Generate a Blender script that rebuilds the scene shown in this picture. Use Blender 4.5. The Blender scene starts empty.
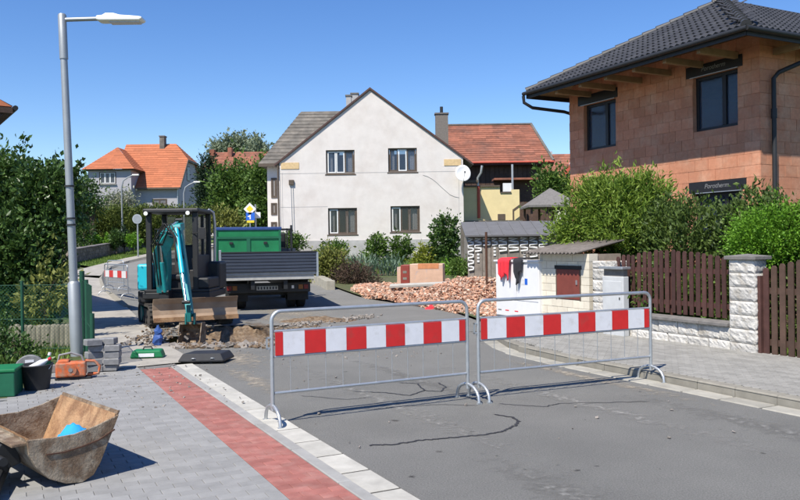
import bpy, bmesh, math, random
import numpy as np
from mathutils import Vector as V, Matrix as M
random.seed(7)
rng = np.random.default_rng(11)
R_ = math.radians
SC = bpy.context.scene
COL = SC.collection

# ------------------------------------------------------------------ camera
F = 778.0                      # focal length in photo pixels (photo 800 x 500)
CAMZ = 1.65
PITCH, ROLL = R_(-0.37), R_(-0.8)
CM = M.Rotation(math.pi/2 + PITCH, 3, 'X') @ M.Rotation(ROLL, 3, 'Z')
cd = bpy.data.cameras.new('camera'); cam = bpy.data.objects.new('camera', cd); COL.objects.link(cam)
cd.sensor_width = 36; cd.lens = 36*F/800; cd.clip_end = 6000; cd.clip_start = 0.05
cam.matrix_world = M.Translation((0, 0, CAMZ)) @ CM.to_4x4()
SC.camera = cam
# ------------------------------------------------------------------ light
SUN_EL = R_(54); SUN_H = V((-0.55, -0.835))       # horizontal direction towards the sun
w = bpy.data.worlds.new('World'); SC.world = w; w.use_nodes = True
nt = w.node_tree; bg = nt.nodes['Background']
sky = nt.nodes.new('ShaderNodeTexSky'); sky.sky_type = 'NISHITA'; sky.sun_disc = False
sky.sun_elevation = SUN_EL
sky.sun_rotation = math.atan2(SUN_H.x, SUN_H.y)
sky.altitude = 300; sky.air_density = 1.0; sky.dust_density = 0.0; sky.ozone_density = 3.0
hs = nt.nodes.new('ShaderNodeHueSaturation'); hs.inputs['Saturation'].default_value = 1.25; hs.inputs['Hue'].default_value = .511     # deeper blue, the same over the whole sky
nt.links.new(sky.outputs[0], hs.inputs['Color']); nt.links.new(hs.outputs[0], bg.inputs[0]); bg.inputs[1].default_value = 0.12
sl = bpy.data.lights.new('sun', 'SUN'); so = bpy.data.objects.new('sun', sl); COL.objects.link(so)
sl.energy = 4.9; sl.angle = R_(0.53); sl.color = (1.0, 0.94, 0.84)
sd = V((SUN_H.x*math.cos(SUN_EL), SUN_H.y*math.cos(SUN_EL), math.sin(SUN_EL)))
so.rotation_euler = sd.to_track_quat('Z', 'Y').to_euler(); so.location = (-20, -30, 60)
vs = SC.view_settings; vs.view_transform = 'Standard'; vs.look = 'None'; vs.gamma = 1; vs.exposure = 0.46
vs.use_curve_mapping = False

# ------------------------------------------------------------------ places
def gz(x, y):                                   # terrain height: level near, then gently uphill
    if y < 20: return 0.0
    if y < 26: return 0.04*(y-20)**2/12
    return min(0.04*(y-23), 3.6)
def ray(x, y):
    v = CM @ V(((x-400)/F, (250-y)/F, -1)); return v/v.y
def P(x, y, Y):                                 # a photo pixel seen at depth Y
    v = ray(x, y); return V((0, 0, CAMZ)) + v*Y
def G(x, y, dz=0.0):                            # the ground point seen at a photo pixel
    v = ray(x, y); Y = 2.0
    while Y < 300:
        if CAMZ + v.z*Y <= gz(v.x*Y, Y) + dz: break
        Y += 0.02
    return V((v.x*Y, Y, gz(v.x*Y, Y)+dz))
O = V((0.10, 5.03)); U = V((-0.51, 1)).normalized(); N = V((U.y, -U.x))     # road frame: U along, N to the right
RZ = math.atan2(N.y, N.x)
def RD(s, t, z=0.0):
    p = O + U*s + N*t; return V((p.x, p.y, gz(p.x, p.y)+z))
def W(x, y, t):                                 # pixel on the upright plane at road offset t -> (s, z)
    v = ray(x, y); h = V((v.x, v.y)); k = (t + O.dot(N))/h.dot(N); p = h*k - O
    return p.dot(U), CAMZ + v.z*k

# ------------------------------------------------------------------ materials
MATS = {}
def mat(name, col, rough=.8, metal=0, var=.12, scale=6, bump=.0, bscale=80, rnd=0.0, col2=None, c2=.5, c2scale=2, c2w=.1, spec=.4, trans=0, detail=5, coat=0):
    m = bpy.data.materials.new(name); m.use_nodes = True; nt = m.node_tree; L = nt.links.new
    b = nt.nodes['Principled BSDF']; b.inputs['Roughness'].default_value = rough; b.inputs['Metallic'].default_value = metal
    b.inputs['Specular IOR Level'].default_value = spec; b.inputs['Coat Weight'].default_value = coat
    tc = nt.nodes.new('ShaderNodeTexCoord'); gp_ = nt.nodes.new('ShaderNodeNewGeometry'); crd = gp_.outputs['Position'] if rnd else tc.outputs['Object']
    def noise(sc, d=5):
        n = nt.nodes.new('ShaderNodeTexNoise'); n.inputs['Scale'].default_value = sc; n.inputs['Detail'].default_value = d
        n.inputs['Roughness'].default_value = .65
        L(crd, n.inputs['Vector']); return n.outputs['Fac']
    def mr(src, a, b_, lo, hi):
        n = nt.nodes.new('ShaderNodeMapRange'); L(src, n.inputs[0])
        for i, q in enumerate((a, b_, lo, hi)): n.inputs[i+1].default_value = q
        return n.outputs[0]
    cur = nt.nodes.new('ShaderNodeRGB'); cur.outputs[0].default_value = (*col, 1); cur = cur.outputs[0]
    if col2:
        mx = nt.nodes.new('ShaderNodeMix'); mx.data_type = 'RGBA'
        L(mr(noise(c2scale, 8), c2-c2w, c2+c2w, 0, 1), mx.inputs[0]); L(cur, mx.inputs[6]); mx.inputs[7].default_value = (*col2, 1); cur = mx.outputs[2]
    fac = mr(noise(scale, detail), .3, .7, 1-var, 1+var)
    if rnd:
        oi = nt.nodes.new('ShaderNodeObjectInfo'); at = nt.nodes.new('ShaderNodeAttribute'); at.attribute_name = 'var'
        ad = nt.nodes.new('ShaderNodeMath'); ad.operation = 'ADD'; L(oi.outputs['Random'], ad.inputs[0]); L(at.outputs['Fac'], ad.inputs[1])
        fr = nt.nodes.new('ShaderNodeMath'); fr.operation = 'FRACT'; L(ad.outputs[0], fr.inputs[0])
        r = mr(fr.outputs[0], 0, 1, 1-rnd, 1+rnd)
        mu = nt.nodes.new('ShaderNodeMath'); mu.operation = 'MULTIPLY'; L(fac, mu.inputs[0]); L(r, mu.inputs[1]); fac = mu.outputs[0]
    vm = nt.nodes.new('ShaderNodeVectorMath'); vm.operation = 'SCALE'; L(cur, vm.inputs[0]); L(fac, vm.inputs['Scale'])
    L(vm.outputs[0], b.inputs['Base Color'])
    if bump:
        bp = nt.nodes.new('ShaderNodeBump'); bp.inputs['Strength'].default_value = bump; bp.inputs['Distance'].default_value = .02
        L(noise(bscale, 6), bp.inputs['Height']); L(bp.outputs[0], b.inputs['Normal'])
    if trans: b.inputs['Transmission Weight'].default_value = trans
    MATS[name] = m; return m
def leafmat(name, dark, light, rough=.5, tr=.3):
    m = bpy.data.materials.new(name); m.use_nodes = True; nt = m.node_tree; L = nt.links.new
    b = nt.nodes['Principled BSDF']; b.inputs['Roughness'].default_value = rough; b.inputs['Specular IOR Level'].default_value = .35
    at = nt.nodes.new('ShaderNodeAttribute'); at.attribute_name = 'var'
    mx = nt.nodes.new('ShaderNodeMix'); mx.data_type = 'RGBA'; L(at.outputs['Fac'], mx.inputs[0])
    mx.inputs[6].default_value = (*dark, 1); mx.inputs[7].default_value = (*light, 1); L(mx.outputs[2], b.inputs['Base Color'])
    t = nt.nodes.new('ShaderNodeBsdfTranslucent'); L(mx.outputs[2], t.inputs[0])
    ms = nt.nodes.new('ShaderNodeMixShader'); ms.inputs[0].default_value = tr
    L(b.outputs[0], ms.inputs[1]); L(t.outputs[0], ms.inputs[2]); L(ms.outputs[0], nt.nodes['Material Output'].inputs[0])
    MATS[name] = m; return m

mat('asphalt', (.20,.197,.183), .92, var=.42, scale=85, bump=.8, bscale=240, col2=(.245,.24,.222), c2=.52, c2scale=.6, c2w=.14, spec=.25, detail=12)
mat('joint_dark', (.075,.07,.06), .95, var=.2, scale=20)
mat('tar', (.035,.035,.036), .6, var=.2)
mat('oil', (.10,.097,.092), .7, var=.3, scale=20)
mat('paver_grey', (.262,.26,.253), .9, var=.10, scale=9, rnd=.09, bump=.2, bscale=150, spec=.2)
mat('paver_red', (.315,.125,.105), .9, var=.16, scale=9, rnd=.13, bump=.2, bscale=150, col2=(.34,.165,.14), c2=.55, c2scale=5, spec=.2)
mat('joint', (.17,.165,.155), .95, var=.2, scale=20)
mat('paver_warm', (.27,.262,.24), .9, var=.1, scale=8, rnd=.12, bump=.2, bscale=150, spec=.2)
mat('kerb', (.31,.305,.29), .9, var=.12, scale=5, rnd=.06, bump=.15, bscale=120, spec=.2)
mat('kerb_dirty', (.24,.225,.19), .9, var=.16, scale=5, rnd=.1, bump=.15, bscale=120, spec=.2)
mat('gutter_dirty', (.33,.315,.27), .9, var=.2, scale=4, rnd=.12, bump=.15, bscale=120, spec=.2)
mat('gutter', (.44,.425,.38), .9, var=.16, scale=5, rnd=.08, bump=.15, bscale=120, spec=.2)
mat('sand', (.36,.335,.29), .95, var=.14, scale=4, bump=.3, bscale=60, col2=(.28,.26,.23), c2=.55, c2scale=1.5)
mat('soil', (.17,.115,.07), .95, var=.3, scale=7, bump=.8, bscale=25, col2=(.24,.18,.12), c2=.55, c2scale=3)
mat('soil_dug', (.15,.10,.06), .95, var=.4, scale=14, bump=1, bscale=40, col2=(.25,.19,.13), c2=.55, c2scale=12)  # dug-up soil in its own dark brown
mat('ground', (.10,.095,.05), .95, var=.25, scale=3, col2=(.06,.09,.025), c2=.48, c2scale=.6, c2w=.15, bump=.5, bscale=15)
mat('lawn', (.10,.165,.03), .9, var=.25, scale=4, bump=.5, bscale=30, col2=(.15,.17,.05), c2=.55, c2scale=.8)
mat('rubble', (.47,.245,.155), .95, var=.25, scale=12, rnd=.4, col2=(.50,.41,.33), c2=.53, c2scale=9, c2w=.06)
mat('stones', (.23,.205,.18), .95, var=.2, scale=12, rnd=.3)
mat('galv', (.52,.54,.55), .45, .75, var=.10, scale=14)
mat('pole_metal', (.34,.36,.37), .5, .45, var=.07, scale=5)
mat('sign_red', (.60,.02,.02), .42, var=.08, scale=9, spec=.5, col2=(.42,.05,.04), c2=.66, c2scale=7)
mat('sign_white', (.72,.72,.74), .42, var=.05, scale=9, spec=.5, col2=(.56,.55,.53), c2=.66, c2scale=7)
mat('white_paint', (.74,.74,.73), .5, var=.05, scale=4)
mat('facade', (.68,.635,.595), .9, var=.06, scale=1.5, bump=.25, bscale=40, col2=(.62,.565,.52), c2=.55, c2scale=.7, c2w=.10, spec=.2, detail=9)
mat('plinth', (.40,.39,.38), .9, var=.15, scale=2)
mat('grey_plaster', (.40,.39,.41), .9, var=.06, scale=2, spec=.2)
mat('yellow_plaster', (.72,.60,.33), .9, var=.07, scale=2, spec=.2)
mat('ochre_tile', (.62,.45,.24), .8, var=.15, scale=8)
mat('roof_orange', (.42,.14,.065), .85, var=.12, scale=5, rnd=.12, col2=(.36,.125,.06), c2=.6, c2scale=.7)
mat('roof_red', (.27,.105,.065), .9, var=.22, scale=4, rnd=.22, col2=(.18,.085,.06), c2=.56, c2scale=.8)
mat('roof_old', (.125,.115,.10), .9, var=.2, scale=3, rnd=.16, col2=(.18,.16,.135), c2=.55, c2scale=1.4)
mat('tile_black', (.042,.042,.044), .55, var=.12, scale=6, rnd=.22, spec=.5, bump=.1, bscale=60)
mat('black_metal', (.026,.027,.029), .55, .1, var=.15, scale=6)
mat('dark_plastic', (.028,.028,.03), .55, var=.2, scale=6)
mat('brick', (.55,.245,.145), .9, var=.10, scale=14, rnd=.12, bump=.5, bscale=60, col2=(.58,.31,.20), c2=.55, c2scale=2.4, c2w=.10, spec=.2)
mat('mortar', (.34,.27,.21), .95, var=.15, scale=9)
mat('wood_raw', (.30,.20,.115), .8, var=.2, scale=4)
mat('wood_dark', (.085,.05,.035), .75, var=.25, scale=6, rnd=.22, bump=.2, bscale=60)
mat('wood_picket', (.072,.032,.026), .7, var=.25, scale=8, rnd=.25, bump=.2, bscale=50)
mat('wood_grey', (.24,.21,.18), .9, var=.22, scale=5, rnd=.25, bump=.25, bscale=40)
mat('felt', (.135,.135,.14), .9, var=.12, scale=3)
mat('eternit', (.155,.135,.12), .95, var=.25, scale=6, bump=.3, bscale=40)
mat('split_stone', (.56,.54,.50), .95, var=.2, scale=16, rnd=.14, bump=1.0, bscale=26, col2=(.36,.33,.28), c2=.57, c2scale=8, c2w=.08, spec=.2)
mat('cream_block', (.70,.64,.52), .9, var=.07, scale=9, rnd=.08, bump=.15, bscale=60, spec=.2)
mat('door_brown', (.19,.048,.035), .6, var=.12, scale=5)
mat('coping', (.17,.16,.15), .95, var=.2, scale=10, bump=.3, bscale=50)
mat('cabinet_grey', (.52,.53,.53), .6, var=.08, scale=5)
mat('cabinet', (.72,.72,.72), .5, var=.04, scale=5)
mat('cloth_red', (.70,.03,.045), .85, var=.15, scale=14)
mat('cloth_black', (.025,.025,.03), .9, var=.2, scale=14)
mat('cloth_white', (.75,.75,.75), .9, var=.05)
mat('teal', (.012,.27,.28), .5, var=.18, scale=9, spec=.4, col2=(.09,.13,.11), c2=.62, c2scale=9, c2w=.07)
mat('teal_light', (.02,.46,.58), .35, var=.06, scale=4, spec=.5)
mat('teal_dark', (.01,.15,.14), .45, var=.2, scale=6, spec=.5)
mat('steel_rust', (.40,.29,.20), .65, .15, var=.2, scale=8, col2=(.27,.18,.115), c2=.52, c2scale=4, bump=.2, bscale=50)
mat('bucket_steel', (.20,.135,.085), .8, .1, var=.3, scale=22, col2=(.34,.275,.20), c2=.5, c2scale=7, c2w=.06, bump=.9, bscale=55)
mat('bucket_inside', (.42,.25,.13), .8, .05, var=.2, scale=7, col2=(.28,.15,.075), c2=.52, c2scale=6, c2w=.07, bump=.7, bscale=50)
mat('chrome', (.7,.72,.74), .15, .95, var=.03)
mat('rubber', (.022,.022,.022), .8, var=.25, scale=10)
mat('track', (.055,.05,.045), .8, var=.3, scale=10, col2=(.12,.10,.08), c2=.6, c2scale=9)
mat('glass', (.02,.024,.03), .06, var=.1, spec=.9)
mat('glass_blue', (.055,.075,.12), .10, var=.15, scale=2, spec=.9)
mat('curtain', (.72,.72,.72), .9, var=.15, scale=14)
mat('frame_white', (.74,.74,.72), .5, var=.04)
mat('verge', (.085,.045,.038), .7, var=.15)
mat('frame_brown', (.10,.075,.055), .6, var=.15)
mat('frame_black', (.018,.018,.02), .45, var=.1)
mat('lamp_white', (.78,.78,.72), .4, var=.04)
mat('lamp_lens', (.5,.5,.5), .2, var=.1)
mat('green_paint', (.010,.17,.062), .55, var=.15, scale=3, rnd=.06)
mat('green_dark', (.012,.12,.06), .6, var=.15, scale=5)
mat('green_fence', (.012,.072,.04), .55, var=.15, scale=6)
mat('blue_sheet', (.03,.07,.22), .6, var=.2, scale=4)
mat('alu_board', (.06,.072,.10), .45, .35, var=.08, scale=4, rnd=.08)
mat('truck_grey', (.42,.42,.40), .7, var=.15, scale=8)
mat('orange', (.58,.13,.04), .6, var=.25, scale=12, col2=(.36,.20,.13), c2=.52, c2scale=16)
mat('saw_grey', (.22,.22,.22), .6, var=.25, scale=14)
mat('blue_cloth', (.02,.32,.72), .8, var=.1)
mat('blue_plastic', (.03,.08,.26), .6, var=.2)
mat('palisade', (.20,.185,.14), .95, var=.2, scale=8, rnd=.2, bump=.3, bscale=40)  # pale concrete, its colour darkened for the shade of the shrub
mat('concrete_pale', (.36,.34,.28), .95, var=.15, scale=6, rnd=.12, bump=.3, bscale=40)
mat('stone_wall', (.16,.145,.14), .95, var=.25, scale=6, rnd=.3, bump=.5, bscale=20)
mat('bark', (.10,.075,.05), .95, var=.3, scale=9, bump=.6, bscale=30)
mat('sign_blue', (.02,.12,.55), .5, var=.05)
mat('sign_yellow', (.80,.58,.04), .5, var=.05)
mat('sign_back', (.42,.44,.46), .5, .4, var=.06)
mat('lamp_red', (.16,.01,.01), .3, var=.05)  # red lens, colour darkened for the shade under the truck bed
mat('lamp_amber', (.22,.08,.01), .3, var=.05)  # amber lens, shade below the bed likewise put into its colour
mat('pack_front', (.60,.40,.28), .55, var=.10, scale=5, col2=(.46,.38,.36), c2=.60, c2scale=4, c2w=.05)
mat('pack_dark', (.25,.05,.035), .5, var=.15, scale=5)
mat('pack_orange', (.55,.23,.10), .6, var=.2, scale=5)
mat('rust_pipe', (.10,.05,.032), .8, .2, var=.2, scale=9)
mat('red_pipe', (.48,.09,.055), .6, var=.1)
for g_ in ('glass','glass_blue'):
    nt_ = MATS[g_].node_tree; tb = nt_.nodes.new('ShaderNodeBsdfTransparent'); mx_ = nt_.nodes.new('ShaderNodeMixShader'); mx_.inputs[0].default_value = .6
    nt_.links.new(nt_.nodes['Principled BSDF'].outputs[0], mx_.inputs[1]); nt_.links.new(tb.outputs[0], mx_.inputs[2]); nt_.links.new(mx_.outputs[0], nt_.nodes['Material Output'].inputs[0])
def stainmat(name, col, gain=3.0, scale=7):
    m = mat(name, col, .95, var=.3, scale=14); nt = m.node_tree; L = nt.links.new
    at_ = nt.nodes.new('ShaderNodeAttribute'); at_.attribute_name = 'fade'; no = nt.nodes.new('ShaderNodeTexNoise'); no.inputs['Scale'].default_value = scale; no.inputs['Detail'].default_value = 10; no.inputs['Roughness'].default_value = .7
    g = nt.nodes.new('ShaderNodeNewGeometry'); L(g.outputs['Position'], no.inputs['Vector'])
    a = nt.nodes.new('ShaderNodeMath'); a.operation = 'MULTIPLY_ADD'; L(no.outputs['Fac'], a.inputs[0]); a.inputs[1].default_value = gain; a.inputs[2].default_value = -gain*.5-.9
    c = nt.nodes.new('ShaderNodeMath'); c.operation = 'MULTIPLY_ADD'; c.use_clamp = True; L(at_.outputs['Fac'], c.inputs[0]); c.inputs[1].default_value = 1.6; L(a.outputs[0], c.inputs[2])
    L(c.outputs[0], nt.nodes['Principled BSDF'].inputs['Alpha']); return m
stainmat('dust', (.33,.29,.23)); stainmat('mud', (.17,.125,.085)); stainmat('oil_stain', (.05,.048,.045), 2.0, 30); stainmat('wear', (.24,.235,.218)); stainmat('dark_wear', (.178,.175,.163))
leafmat('leaf_dark', (0.023,0.054,0.013), (0.109,0.192,0.045), .38, .22)
leafmat('leaf_mid', (0.045,0.096,0.015), (0.147,0.243,0.045), .5, .3)
leafmat('leaf_bright', (0.096,0.179,0.019), (0.307,0.422,0.070), .5, .38)
leafmat('leaf_hedge', (0.038,0.070,0.015), (0.128,0.192,0.038), .55, .25)
leafmat('leaf_box', (0.064,0.166,0.010), (0.218,0.435,0.038), .5, .3)
leafmat('leaf_thuja', (0.058,0.096,0.018), (0.192,0.230,0.051), .6, .2)
leafmat('leaf_conifer', (.010,.028,.012), (.04,.075,.03), .6, .15)
leafmat('leaf_blue', (0.064,0.115,0.077), (0.205,0.282,0.192), .55, .2)
leafmat('leaf_yellow', (0.128,0.166,0.019), (0.384,0.410,0.064), .5, .3)
leafmat('leaf_olive', (0.102,0.128,0.026), (0.307,0.320,0.077), .6, .3)
leafmat('leaf_purple', (.05,.03,.022), (.17,.115,.08), .7, .2)
leafmat('leaf_far', (.15,.19,.12), (.30,.35,.22), .6, .3)  # pale greens, distance haze mixed into the leaf colours
leafmat('blossom', (.10,.16,.05), (.55,.53,.42), .6, .3)
leafmat('grass_blade', (0.077,0.128,0.019), (0.218,0.320,0.064), .6, .3)

# ------------------------------------------------------------------ mesh helpers
class MB:
    def __init__(s): s.v = []; s.f = []; s.sm = []
    def add(s, vs, fs, sm=False, mx=None):
        o = len(s.v); s.v += [tuple(mx @ V(p)) if mx else tuple(p) for p in vs]
        s.f += [tuple(i+o for i in f) for f in fs]; s.sm += [sm]*len(fs); return s
    def box(s, c, d, rot=None, mx=None):
        x, y, z = d[0]/2, d[1]/2, d[2]/2
        m = M.Translation(c)
        if rot is not None: m = m @ (rot.to_4x4() if isinstance(rot, M) else M.Rotation(rot, 4, 'Z'))
        if mx: m = mx @ m
        return s.add([(-x,-y,-z),(x,-y,-z),(x,y,-z),(-x,y,-z),(-x,-y,z),(x,-y,z),(x,y,z),(-x,y,z)],
                     [(3,2,1,0),(4,5,6,7),(0,1,5,4),(1,2,6,5),(2,3,7,6),(3,0,4,7)], mx=m)
    def bb(s, x0, x1, y0, y1, z0, z1): return s.box(((x0+x1)/2,(y0+y1)/2,(z0+z1)/2), (abs(x1-x0),abs(y1-y0),abs(z1-z0)))
    def beam(s, a, b, wd, ht, up=(0,0,1)):
        a, b = V(a), V(b); d = b-a; y = d.normalized(); x = y.cross(V(up))
        if x.length < 1e-4: x = V((1,0,0))
        x.normalize(); z = x.cross(y)
        m = M((( x.x,y.x,z.x),(x.y,y.y,z.y),(x.z,y.z,z.z)))
        return s.box((a+b)/2, (wd, d.length, ht), rot=m)
    def tube(s, path, r, n=8, cap=True, sm=True):
        pts = [V(p) for p in path]; k = len(pts); rs = r if hasattr(r, '__len__') else [r]*k
        t = [(pts[min(i+1,k-1)]-pts[max(i-1,0)]).normalized() for i in range(k)]
        ref = V((0,0,1)) if abs(t[0].z) < .9 else V((1,0,0)); x = t[0].cross(ref).normalized(); vs = []
        for i in range(k):
            x = (x - t[i]*x.dot(t[i])).normalized(); y = t[i].cross(x)
            vs += [pts[i] + (x*math.cos(a)+y*math.sin(a))*rs[i] for a in [2*math.pi*j/n for j in range(n)]]
        fs = [(i*n+j, i*n+(j+1)%n, (i+1)*n+(j+1)%n, (i+1)*n+j) for i in range(k-1) for j in range(n)]
        s.add(vs, fs, sm)
        if cap: s.add(vs[:n], [tuple(range(n))[::-1]]); s.add(vs[-n:], [tuple(range(n))])
        return s
    def cyl(s, a, b, r, n=14, r2=None): return s.tube([a, b], [r, r if r2 is None else r2], n)
    def prism(s, poly, vec):
        poly = [V(p) for p in poly]; n = len(poly); vec = V(vec)
        return s.add(poly+[p+vec for p in poly], [tuple(range(n))[::-1], tuple(range(n, 2*n))]+[(i,(i+1)%n,n+(i+1)%n,n+i) for i in range(n)])
    def ribbon(s, path, wd, z=0.0):
        vs = []; k = len(path)
        for i, p in enumerate(path):
            a, b = V(path[max(i-1,0)]), V(path[min(i+1,k-1)]); d = (b-a); q = V((-d.y, d.x, 0)).normalized()*wd*(.5 if 0 < i < k-1 else .15)
            vs += [V(p)+q+V((0,0,z)), V(p)-q+V((0,0,z))]
        return s.add(vs, [(2*i+1,2*i+3,2*i+2,2*i) for i in range(k-1)])
    def mesh(s, name):
        m = bpy.data.meshes.new(name); m.from_pydata(s.v, [], s.f); m.polygons.foreach_set('use_smooth', s.sm); m.update()
        return m
    def build(s, name, material, parent=None, bevel=0, normals=True):
        m = s.mesh(name)
        if normals:
            b = bmesh.new(); b.from_mesh(m); bmesh.ops.recalc_face_normals(b, faces=b.faces); b.to_mesh(m); b.free()
        m.materials.append(MATS[material]); o = bpy.data.objects.new(name, m); COL.objects.link(o); o.parent = parent
        if bevel:
            bv = o.modifiers.new('bevel', 'BEVEL'); bv.width = bevel; bv.segments = 2; bv.limit_method = 'ANGLE'; bv.angle_limit = R_(40)
        return o
def tag(o, label=None, cat=None, group=None, kind=None):
    if label: o['label'] = label
    if cat: o['category'] = cat
    if group: o['group'] = group
    if kind: o['kind'] = kind
    return o
def thing(name, loc, rz, label, cat, group=None):
    o = bpy.data.objects.new(name, None); COL.objects.link(o); o.location = loc; o.rotation_euler = (0,0,rz); o.empty_display_size = .3
    return tag(o, label, cat, group)
def piece(name, mesh, parent, loc=(0,0,0), rot=(0,0,0), scale=None):
    o = bpy.data.objects.new(name, mesh); COL.objects.link(o); o.parent = parent; o.location = loc; o.rotation_euler = rot
    if scale: o.scale = scale
    return o
def part(name, m, parent, *boxes, bevel=0):
    b = MB()
    for q in boxes: b.bb(*q)
    return b.build(name, m, parent, bevel)
def withmat(mesh, m): mesh.materials.append(MATS[m]); return mesh
def setvar(mesh, vals):
    a = mesh.attributes.new('var', 'FLOAT', 'POINT'); a.data.foreach_set('value', vals)
def tiled(name, parent, proto, m, places, keep, stuffname, order=None):
    """places: matrices of alike pieces; the first `keep` become parts, the rest one 'stuff' part."""
    me = proto.mesh(name); withmat(me, m)
    for q in places[:keep]:
        o = bpy.data.objects.new(name, me); COL.objects.link(o); o.parent = parent; o.matrix_local = q
    rest = places[keep:]
    if rest:
        b = MB(); var = []; k = len(proto.v)
        for q in rest: b.add(proto.v, proto.f, mx=q); var += [random.random()]*k
        o = b.build(stuffname, m, parent, normals=False); setvar(o.data, var); o['kind'] = 'stuff'
def TM(x, y, z, rz=0, rx=0, sc=None):
    m = M.Translation((x,y,z)) @ M.Rotation(rz, 4, 'Z') @ M.Rotation(rx, 4, 'X')
    if sc: m = m @ M.Diagonal((*sc, 1))
    return m

def leaves(name, blobs, n, size, material, parent, clump=.18, per=22, aspect=.5, surf=.8, up=.3, ragged=.12, shoot=1.6, fshoot=.3):
    """Leaf-sized faces spread in clumps through ellipsoids (cx,cy,cz,rx,ry,rz) in the parent's frame."""
    B = np.array(blobs, float); wgt = (B[:,3]*B[:,4]*B[:,5])**(2/3); wgt /= wgt.sum()
    nc = max(6, n//per); bi = rng.choice(len(B), nc, p=wgt)
    d = rng.normal(size=(nc,3)); d /= np.linalg.norm(d, axis=1)[:,None]
    rad = surf + (1-surf)*rng.random(nc)**.5 - (rng.random(nc) < .35)*rng.random(nc)*.5*surf + rng.normal(size=nc)*ragged
    cc = B[bi,:3] + d*B[bi,3:]*rad[:,None]
    ci = rng.integers(0, nc, n); cvar = rng.random(nc)
    cl = clump*(.6+.8*rng.random(nc))
    pos = cc[ci] + rng.normal(size=(n,3))*cl[ci][:,None]
    sh = (rng.random(nc) < fshoot)*clump*shoot*(.5+rng.random(nc)); dv = d + np.array([0,0,.5]) + rng.normal(size=(nc,3))*.3
    isb = sh[ci] > 0; pos[isb] = cc[ci][isb] + rng.normal(size=(int(isb.sum()),3))*cl[ci][isb][:,None]*.35
    pos += dv[ci]*(sh[ci]*(rng.random(n)*1.6-.3))[:,None]
    out = d[ci] + rng.normal(size=(n,3))*.7 + np.array([0,0,up]); out /= np.linalg.norm(out, axis=1)[:,None]
    sd_ = rng.normal(size=(n,3)); sd_ = np.cross(out, sd_); sd_ /= np.linalg.norm(sd_, axis=1)[:,None]
    nrm = np.cross(sd_, out)
    L = size*(.4+1.2*rng.random(n))[:,None]; Wd = L*aspect
    v = np.empty((n,4,3)); v[:,0] = pos; v[:,1] = pos+out*L*.5+sd_*Wd*.5+nrm*L*.12; v[:,2] = pos+out*L; v[:,3] = pos+out*L*.5-sd_*Wd*.5+nrm*L*.12
    me = bpy.data.meshes.new(name); me.vertices.add(4*n); me.vertices.foreach_set('co', v.reshape(-1))
    idx = np.arange(n)[:,None]*4; tri = np.concatenate([idx+np.array([0,1,2]), idx+np.array([0,2,3])], 1).reshape(-1)
    me.loops.add(6*n); me.loops.foreach_set('vertex_index', tri.astype(np.int32)); me.polygons.add(2*n)
    me.polygons.foreach_set('loop_start', np.arange(0, 6*n, 3, dtype=np.int32)); me.update(calc_edges=True)
    var = np.clip(.35*cvar[ci]+.65*rng.random(n), 0, 1)
    setvar(me, np.repeat(var, 4)); withmat(me, material)
    o = bpy.data.objects.new(name, me); COL.objects.link(o); o.parent = parent; return o
def trunk(parent, h, r, tips, name='trunk'):
    b = MB(); b.tube([(0,0,-.1),(.03*h,0,h*.35),(0,.02*h,h*.7)], [r*1.25, r, r*.6], 8)
    for t in tips:
        z0 = h*random.uniform(.2, .6); t = V(t); a = V((0,0,z0)); mid = a.lerp(t, .5)+V((random.uniform(-.1,.1),random.uniform(-.1,.1),.08*h))
        b.tube([a, mid, t], [r*.55, r*.35, r*.1], 6)
    return b.build(name, 'bark', parent, normals=False)
def plant(name, label, cat, loc, blobs, n, size, material, group=None, tr=.04, **k):
    """A tree or shrub: an Empty at its foot, trunk with limbs, crown of leaf clumps. blobs are relative to the foot."""
    t = thing(name, loc, 0, label, cat, group)
    leaves('crown', blobs, n, size, material, t, **k)
    h = max(b[2] for b in blobs); trunk(t, h, tr, [(b[0]+random.uniform(-.4,.4)*b[3], b[1]+random.uniform(-.4,.4)*b[4], b[2]+random.uniform(-.1,.5)*b[5]) for b in blobs for _ in range(3)])
    return t
def pixblob(foot, cx, cy, Y, rx, ry, depth=None):
    """ellipsoid seen at pixel (cx,cy) with pixel radii at depth Y, relative to foot"""
    c = P(cx, cy, Y) - foot; k = Y/F; return (c.x, c.y, c.z, rx*k, (depth if depth else rx*k*.8), ry*k)

# ================================================================== SETTING
PIT = (-4.25, -2.05, 13.1, 16.35)
def inpit(x, y, g=0): return PIT[0]-g < x < PIT[1]+g and PIT[2]-g < y < PIT[3]+g
def axis(fine0, fine1, step, mid0, mid1, mstep, far):
    a = list(np.arange(fine0, fine1+1e-6, step)); lo = list(np.arange(mid0, fine0-1e-6, mstep)); hi = list(np.arange(fine1+mstep, mid1+1e-6, mstep))
    return [-f for f in far[::-1]] + lo + a + hi + far
xs = axis(-6.1, -1.1, .1, -50, 40, 2, [60, 120, 300, 900, 2500]); ys = [-2500,-900,-300,-100,-30] + [q for q in axis(12.5, 17, .1, -10, 130, 2, [160,300,900,2500]) if q > -29]
b = MB(); nx = len(xs)
def pitz(x, y):
    if not inpit(x, y, .35): return 0
    e = min(x-PIT[0], PIT[1]-x, y-PIT[2], PIT[3]-y); n = random.uniform(-.05,.05)
    return -.62*min(1, max(0, (e+.3)/.5)) + n
gv = [(x, y, gz(x, y)-.09+pitz(x, y)) for y in ys for x in xs]
b.add(gv, [(j*nx+i, j*nx+i+1, (j+1)*nx+i+1, (j+1)*nx+i) for j in range(len(ys)-1) for i in range(nx-1)], True)
tag(b.build('ground', 'ground', normals=False), kind='structure')

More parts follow.
